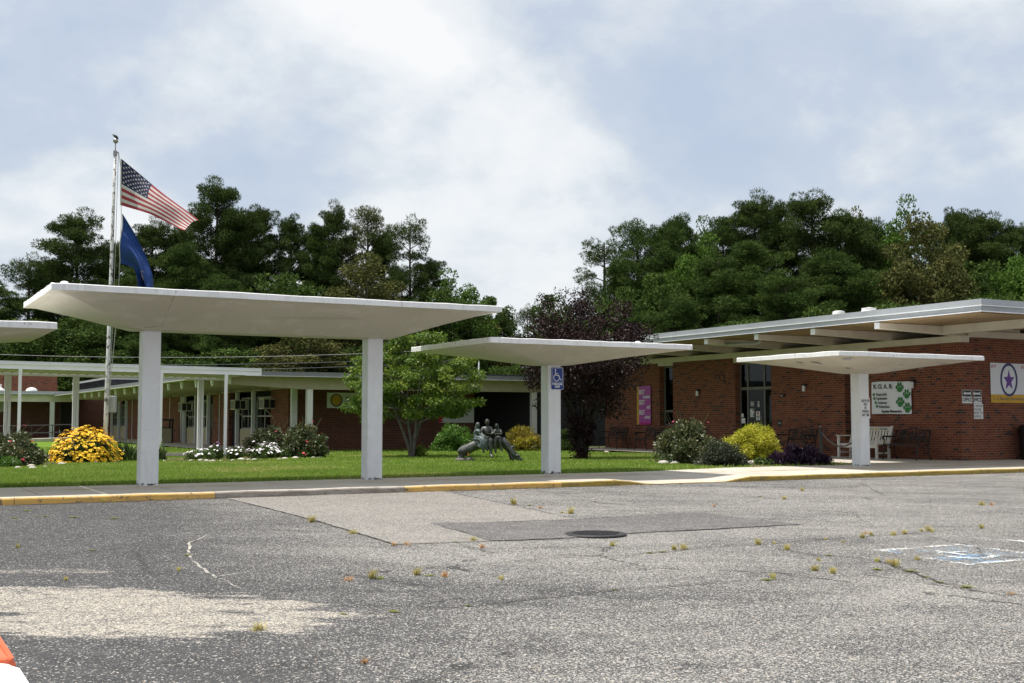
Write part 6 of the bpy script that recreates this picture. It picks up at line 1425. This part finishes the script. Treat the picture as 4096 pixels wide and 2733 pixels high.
PROTO = {'pa': pine(101,17,4.2,.20,62,'needle_dark',tuft=.66,per=215), 'pb': pine(102,17,3.6,.24,58,'needle_dark',tuft=.64,per=215), 'pc': pine(103,16,3.9,.16,62,'needle_mid',tuft=.66,per=215), 'pd': pine(104,16,3.6,.30,48,'needle_mid',open_=.1,tuft=.62,per=150),
         'pe': pine(105,16,3.8,.30,44,'needle_pale',dens=1.2,open_=.1,tuft=.62), 'pf': pine(106,15,3.4,.26,36,'needle_dark',dens=1.3,open_=.2,tuft=.58), 'pg': pine(107,13,3.8,.12,52,'needle_mid',tuft=.58,per=200),
         'oa': broad(111,11,3.4,.16,120,'leaf_oak'), 'ob': broad(112,12,3.6,.15,120,'leaf_olive'), 'oc': broad(113,12,3.3,.2,110,'leaf_bright'), 'od': broad(114,8,3.0,.05,110,'leaf_oak',size=.75)}
def plant_tree(kind, xv, topv, wide, dist, label, dz=0.0):
    """xv, topv: bearing and elevation read off the photograph at 2350 px; wide: crown half-width in metres; dist: how far away it stands"""
    if xv < 1160 and dist < 92: wide *= (dist+30)/dist; dist += 30      # beyond the school's far wing
    right = (xv-1175)/2708*dist; x, y = ahead(right, dist); Hh = (964-topv)/2708*dist + 1.12 + .2
    tm, cm, H0 = PROTO[kind]; R0 = {'p': 3.9, 'o': 3.5}[kind[0]]
    wide *= 1.06
    T = thing({'pe':'pale_pine_tree','oa':'oak_tree','ob':'olive_leaved_tree','oc':'bright_leaved_tree','od':'understory_tree'}.get(kind,'pine_tree'), label, 'tree', (x,y,-.22), 0, 'trees in the woods behind the school')
    if xv >= 1160 and kind[0] == 'p': wide *= 1.15
    a = random.uniform(0,2*PI)
    for nm, me in (('trunk',tm),('crown',cm)):
        o = link(nm, me, T); o.scale = (wide/R0,wide/R0,Hh/H0); o.rotation_euler = (0,0,a)
TR = [  # left-hand woods
 ('pc',-40,640,3.6,74,'pine reaching in from the left edge above the low canopy'),('pf',60,590,2.9,78,'thin open pine left of the flagpole, lower than its neighbour'),('pa',182,495,3.5,80,'tall dark pine just left of the flagpole'),
 ('pb',120,600,3.0,82,'shorter pine filling in left of the tall flagpole pine'),('pa',345,512,3.0,84,'pine behind the two flags'),('pc',420,560,3.2,80,'broad pine below the tip of the striped flag'),('pa',488,426,3.3,86,'tallest round-topped pine right of the flags'),
 ('pb',585,480,2.9,88,'dark pine shouldering the tallest round-topped pine'),('pb',668,500,2.5,88,'narrow dark pine midway along the left woods'),('pa',757,478,2.5,88,'pointed dark pine left of the pale one'),
 ('pe',848,477,3.2,88,'pale yellowish pine with open airy crown'),('pf',938,505,2.9,86,'open pine with bare limbs right of the pale pine'),('pb',985,600,2.3,86,'small dark pine stepping down at right of left woods'),
 ('oa',620,610,3.4,78,'leafy oak below the narrow pines'),('ob',835,605,3.4,74,'olive tinged oak below the pale pine'),('oa',720,640,3.2,76,'dark oak low between the pines'),('oa',1010,650,2.8,78,'oak at the foot of small stepping pine'),
 ('oc',1062,636,2.6,80,'fresh green broadleaf tree near the central sky gap'),('oa',1125,668,2.3,84,'outer oak at the edge of the central sky gap'),('pf',1150,720,1.5,82,'ragged small pine closing the left woods'),
 ('pg',510,650,3.4,74,'bushy young pine in front of the tallest pine'),('pg',300,640,3.2,72,'bushy young pine behind the state flag'),('oa',40,720,3.2,72,'oak behind the low left canopy'),('oa',200,715,3.4,72,'oak crossing the flagpole above the long canopy'),
 ('od',90,800,3.4,70,'understory tree above the walkway at far left'),('od',240,790,3.4,69,'understory tree behind the lower flagpole'),('od',390,795,3.4,70,'understory tree above left long canopy column'),('od',540,790,3.4,69,'understory tree under the middle of long canopy'),
 ('ob',690,760,3.2,68,'olive understory tree below the long canopy'),('od',820,785,3.0,70,'understory tree behind the right long canopy column'),('od',960,780,3.0,72,'understory tree behind the dogwood crown'),('od',1075,770,2.7,74,'understory tree right of the dogwood crown'),('ob',1120,745,2.0,80,'brownish low tree left of sky gap'),
 # right-hand woods
 ('pf',1210,705,1.5,104,'distant thin pine standing in the sky gap'),('pg',1245,765,2.3,104,'distant bluish young pine low in the gap'),('oa',1275,660,2.3,90,'oak directly behind the purple tree top'),('pf',1385,555,3.1,88,'leaning open pine at left end of right woods'),
 ('pd',1468,508,2.9,88,'airy pine next right from the leaning open pine'),('pc',1560,497,2.9,88,'green pine left of the two high summits'),('oc',1610,515,2.3,90,'bright leafy crown between two pines'),('pa',1738,454,3.0,86,'left of the two highest pines over the office'),
 ('pb',1800,470,2.6,90,'pine wedged between the two highest summits'),('pa',1885,455,3.6,86,'right and broadest of the two highest pines'),('ob',1985,500,2.2,92,'brownish tree right behind the broadest pine'),('oc',2062,478,2.8,90,'light green broadleaf tree with ragged top'),
 ('ob',2128,505,3.4,78,'big olive brown oak above the roof corner'),('pb',2190,487,2.3,90,'dark pine behind the big olive brown oak'),('pf',2258,495,2.1,90,'spiky pine near the right edge'),('pb',2322,515,2.4,88,'dark pine at the right edge'),('oc',2352,560,2.6,76,'bright green tree cut by the right edge'),
 ('pg',1640,600,3.4,76,'young pine with layered boughs above the office roof'),('pg',1790,640,3.2,72,'bushy young pine behind the roof vents'),('oa',1530,610,2.8,78,'mixed oak under the green pine'),('pc',1720,560,3.3,80,'lower pine beneath the left summit'),
 ('pc',1900,580,3.6,78,'lower dense pine beneath the broadest one'),('pg',1560,690,3.0,72,'young pine just above left roof end'),('oa',1430,640,2.6,80,'oak beneath the leaning open pine'),('oa',2020,600,3.0,80,'dark oak behind the second vent'),('oa',2240,580,3.2,80,'dark oak below the spiky pine'),
 ('od',1340,720,2.8,82,'understory tree behind the purple tree'),('od',1700,720,3.2,70,'understory tree hidden along the office roof'),('od',1900,690,3.2,70,'understory tree behind the second roof vent'),('od',2060,680,3.0,70,'understory tree by the roof corner'),('od',2290,660,3.0,70,'understory tree behind the right roof corner'),
 ('od',1180,830,2.6,84,'low tree behind the white roof pipe'),('od',1450,760,2.8,76,'understory tree right of purple tree top'),('oc',2360,640,2.4,74,'bright low tree at the extreme right edge')]
for q in TR: plant_tree(*q)
TR2 = [('pa',1945,500,3.4,88,'pine shouldering the broadest pine on its right'),('pc',2010,505,3.0,90,'pine between the brownish tree and the light green tree'),('pd',2150,515,3.0,92,'airy pine behind the big olive brown oak'),('pa',2225,500,3.0,90,'round dark pine just right of the big olive oak'),
 ('pa',2290,505,3.2,88,'round dark pine near the right edge of view'),('pb',2365,520,3.0,88,'dark pine half cut by the right edge'),('pc',1515,525,3.0,86,'green pine between the airy pine and the bright crown'),('pc',1660,505,3.0,88,'mid green pine at left foot of the high summits'),('pg',1430,600,3.0,84,'bushy pine under the leaning open pine'),
 ('oc',1590,560,2.8,80,'bright leafy tree low between green pines'),('pa',420,530,3.2,86,'dark pine under the tip of the striped flag'),('pc',255,560,3.2,84,'green pine just right of the flagpole'),('pb',545,500,3.0,88,'dark pine close right of the tallest round-topped pine'),('pc',715,520,2.8,88,'green pine between two pointed dark pines'),('pb',890,540,2.8,88,'dark pine below the pale open pine')]
for q in TR2: plant_tree(*q)
# dense undergrowth closing the bottom of the woods
rg = np.random.default_rng(9); C = []; Q = []
for i in range(900):
    xv = rg.uniform(-120,2480); dist = rg.uniform(92,104) if xv > 1165 else rg.uniform(122,134); h_ = rg.uniform(.3,7.5) if not 1165 < xv < 1260 else rg.uniform(.3,3.5)
    x, y = ahead((xv-1175)/2708*dist, dist); C.append((x,y,h_)); r_ = rg.uniform(.9,1.5); Q.append((r_,r_,r_*.8))
V, F, t = clumps_to_leaves(np.array(C), np.array(Q), 70, .42, .22, up=.3, spread=.9, inner=.3, tint_c=rg.random(len(C)), rg=rg)
tag(link('undergrowth', rawmesh('undergrowth', V, F, 'leaf_oak', t)), 'dark tangled undergrowth at the foot of the woods', 'undergrowth', kind='stuff')
# ------------------------------------------------------------------ the dogwood on the lawn
DW = thing('dogwood_tree', 'small green dogwood with several thin trunks on the lawn', 'tree', (15.34,34.33,lawn_z(15.34,34.33)), YAW)
rg = np.random.default_rng(61); m = MB(); tips = []
for pts in ([(-.03,0,-.05),(-.10,.02,.3),(-.28,.05,.8),(-.52,.06,1.4),(-.70,.1,1.9),(-.85,.1,2.5)], [(0,.03,-.05),(-.03,.05,.5),(-.12,.1,1.0),(-.17,.15,1.7),(-.15,.2,2.5),(-.1,.2,3.3)], [(.04,-.02,-.05),(.07,-.02,.45),(.10,0,.8),(.14,.02,1.4),(.2,.0,2.1),(.4,-.1,3.0)], [(0,.05,-.05),(.05,.15,.4),(.2,.3,1.0),(.5,.5,1.7),(.9,.6,2.3)]):
    m.tube(pts, [.065,.05,.045,.038,.028,.014][:len(pts)], 8)
C = []; Q = []
LEV = [(1.5,1.6,30),(1.9,2.05,44),(2.3,2.25,48),(2.7,2.15,44),(3.1,1.9,38),(3.5,1.45,26),(3.85,1.0,16)]
for z, rad, k in LEV:
    for j in range(k):
        a = rg.uniform(0,2*PI); q = rad*math.sqrt(rg.uniform(.06,1.0)); C.append((math.cos(a)*q+.05, math.sin(a)*q, z+rg.normal()*.10-.10*(q/rad)**2)); r_ = rg.uniform(.18,.34); Q.append((r_,r_,r_*.36))
        if j % 4 == 0: m.tube([(math.cos(a)*q*.12, math.sin(a)*q*.12, z-.45), (math.cos(a)*q*.6, math.sin(a)*q*.6, z-.15), (math.cos(a)*q, math.sin(a)*q, z-.03)], [.018,.011,.005], 5, caps=False)
m.build('trunk', 'bark_grey', DW, smooth=True, local=True)
V, F, t = clumps_to_leaves(np.array(C), np.array(Q), 92, .125, .058, up=-.35, spread=.55, inner=.25, tint_c=rg.random(len(C)), rg=rg)
link('crown', rawmesh('crown', V, F, 'leaf_dogwood', t), DW)
# ------------------------------------------------------------------ the purple-leaved plum
PT = thing('purple_leaf_tree', 'dark purple-leaved plum tree on the lawn beside the blue sign', 'tree', (18.96,30.05,lawn_z(18.96,30.05)), YAW)
rg = np.random.default_rng(62); m = MB()
for pts in ([(0,0,-.05),(.02,0,.5),(-.05,.05,1.0),(-.3,.1,1.7),(-.7,.15,2.6),(-.9,.2,3.6)], [(.05,0,-.05),(.08,0,.6),(.15,-.02,1.2),(.35,-.05,2.0),(.6,-.1,3.0),(.8,0,3.9)], [(.08,.05,-.05),(.16,.08,.7),(.42,.12,1.4),(.8,.2,2.0),(1.3,.2,2.6)], [(0,.05,-.05),(.03,.1,.8),(.05,.2,1.8),(.1,.2,3.0),(.0,.1,4.3)]):
    m.tube(pts, [.11,.095,.08,.06,.04,.015][:len(pts)], 9)
C = []; Q = []
for i in range(300):
    d = rg.normal(size=3); d /= np.linalg.norm(d); f = rg.uniform(.5,1.0) if i % 5 else rg.uniform(.1,.5)
    lump = 1+.15*math.sin(d[0]*6+2)*math.cos(d[2]*5+d[1]*4); C.append((d[0]*1.95*f*lump, d[1]*1.85*f*lump, 3.05+d[2]*(1.95 if d[2] > 0 else 1.75)*f*lump)); r_ = rg.uniform(.22,.42); Q.append((r_,r_,r_*.8))
for i in range(26): C.append((rg.normal()*.16+.05, rg.normal()*.16, rg.uniform(.12,1.3))); r_ = rg.uniform(.12,.22); Q.append((r_,r_,r_*1.2))
for i in range(10): C.append((rg.uniform(1.3,2.1), rg.uniform(-.6,.6), rg.uniform(3.3,4.0))); Q.append((.24,.24,.16))
C = np.array(C); Q = np.array(Q)
for i in rg.choice(300, 40, replace=False): p = Vector(C[i]); m.tube([(p.x*.2,p.y*.2,max(.9,p.z-1.1)),(p.x*.65,p.y*.65,p.z-.3),tuple(p)], [.03,.018,.006], 5, caps=False)
m.build('trunk', 'bark_dark', PT, smooth=True, local=True)
V, F, t = clumps_to_leaves(C, Q, 105, .082, .045, up=.05, spread=.9, inner=.3, tint_c=rg.random(len(C)), rg=rg)
V[:,2] = np.maximum(V[:,2], .02)
link('crown', rawmesh('crown', V, F, 'leaf_plum', t), PT)
# ------------------------------------------------------------------ sky, sun, camera
CLOUD_SEED, CLOUD_STR = 0.3, .94
SUN_EL = R(72.5); SX, SY = -.826, .563          # where the sun stands, on the school's grid
sun = bpy.data.lights.new('sun', 'SUN'); sun.energy = 5.0; sun.angle = R(.6); sun.color = (1,.95,.87)
so_ = bpy.data.objects.new('sun', sun); COL.objects.link(so_)
sd_ = Vector((SX*math.cos(SUN_EL), SY*math.cos(SUN_EL), math.sin(SUN_EL))); so_.rotation_euler = (-sd_).to_track_quat('-Z','Y').to_euler(); so_.location = (0,0,60)
wd = bpy.data.worlds.new('World'); S.world = wd; wd.use_nodes = True; nt = wd.node_tree; nt.nodes.clear(); b = NB(nt)
out = b.n('OutputWorld'); sky = b.n('TexSky'); sky.sky_type = 'NISHITA'; sky.sun_disc = False; sky.sun_elevation = SUN_EL; sky.sun_rotation = math.atan2(SX, SY); sky.air_density = 1.2; sky.dust_density = 2.5
tc = b.n('TexCoord'); sp = b.n('SeparateXYZ'); b.link(tc.outputs['Generated'], sp.inputs[0])
zc = b.math('ADD', b.math('MAXIMUM', sp.outputs[2], 0.0), .50)
cb = b.n('CombineXYZ'); b.link(b.math('DIVIDE', sp.outputs[0], zc), cb.inputs[0]); b.link(b.math('DIVIDE', sp.outputs[1], zc), cb.inputs[1]); cb.inputs[2].default_value = CLOUD_SEED
n1 = b.noise(cb.outputs[0], 2.1, 9, .50, .25); n2 = b.noise(b.mapv(cb.outputs[0], (1,1,1), loc=(3.1,1.7,0)), 4.2, 8, .55, .15); n3 = b.noise(b.mapv(cb.outputs[0], (1,1,1), loc=(7.3,4.4,2)), 1.2, 5, .5)
n4 = b.noise(b.mapv(cb.outputs[0], (1,1,1), loc=(1.2,8.4,5)), 9.0, 6, .6, .3)
dens = b.math('ADD', b.math('ADD', b.math('MULTIPLY', n1, .44), b.math('MULTIPLY', n2, .32)), b.math('ADD', b.math('MULTIPLY', n3, .13), b.math('MULTIPLY', n4, .11)))
cloud = b.ramp(dens, [(.42,(.50,.585,.715)),(.465,(.565,.635,.745)),(.50,(.68,.73,.79)),(.54,(.83,.86,.885)),(.59,(.94,.94,.94))])
hz = b.ramp(sp.outputs[2], [(.0,.75),(.10,.35),(.22,0.0)])
cloud = b.mix(b.math('MULTIPLY', hz, .75), cloud, (.74,.80,.87))
bg1 = b.n('Background'); b.link(sky.outputs[0], bg1.inputs[0]); bg1.inputs[1].default_value = .10
bg2 = b.n('Background'); b.link(cloud, bg2.inputs[0]); bg2.inputs[1].default_value = CLOUD_STR
mx = b.n('MixShader'); mx.inputs[0].default_value = .88; b.link(bg1.outputs[0], mx.inputs[1]); b.link(bg2.outputs[0], mx.inputs[2]); b.link(mx.outputs[0], out.inputs[0])
cam = bpy.data.cameras.new('camera'); cam.sensor_width = 36; cam.lens = 4720/4096*36; cam.clip_end = 3000; cam.clip_start = .1
co = bpy.data.objects.new('camera', cam); COL.objects.link(co); co.location = (0,0,1.12); co.rotation_euler = (R(90+3.8), 0, YAW); S.camera = co
S.view_settings.view_transform = 'Standard'; S.view_settings.look = 'None'; S.view_settings.gamma = 1; S.view_settings.exposure = 0.22
S.render.film_transparent = False
S.cycles.max_bounces = 8; S.cycles.transparent_max_bounces = 12
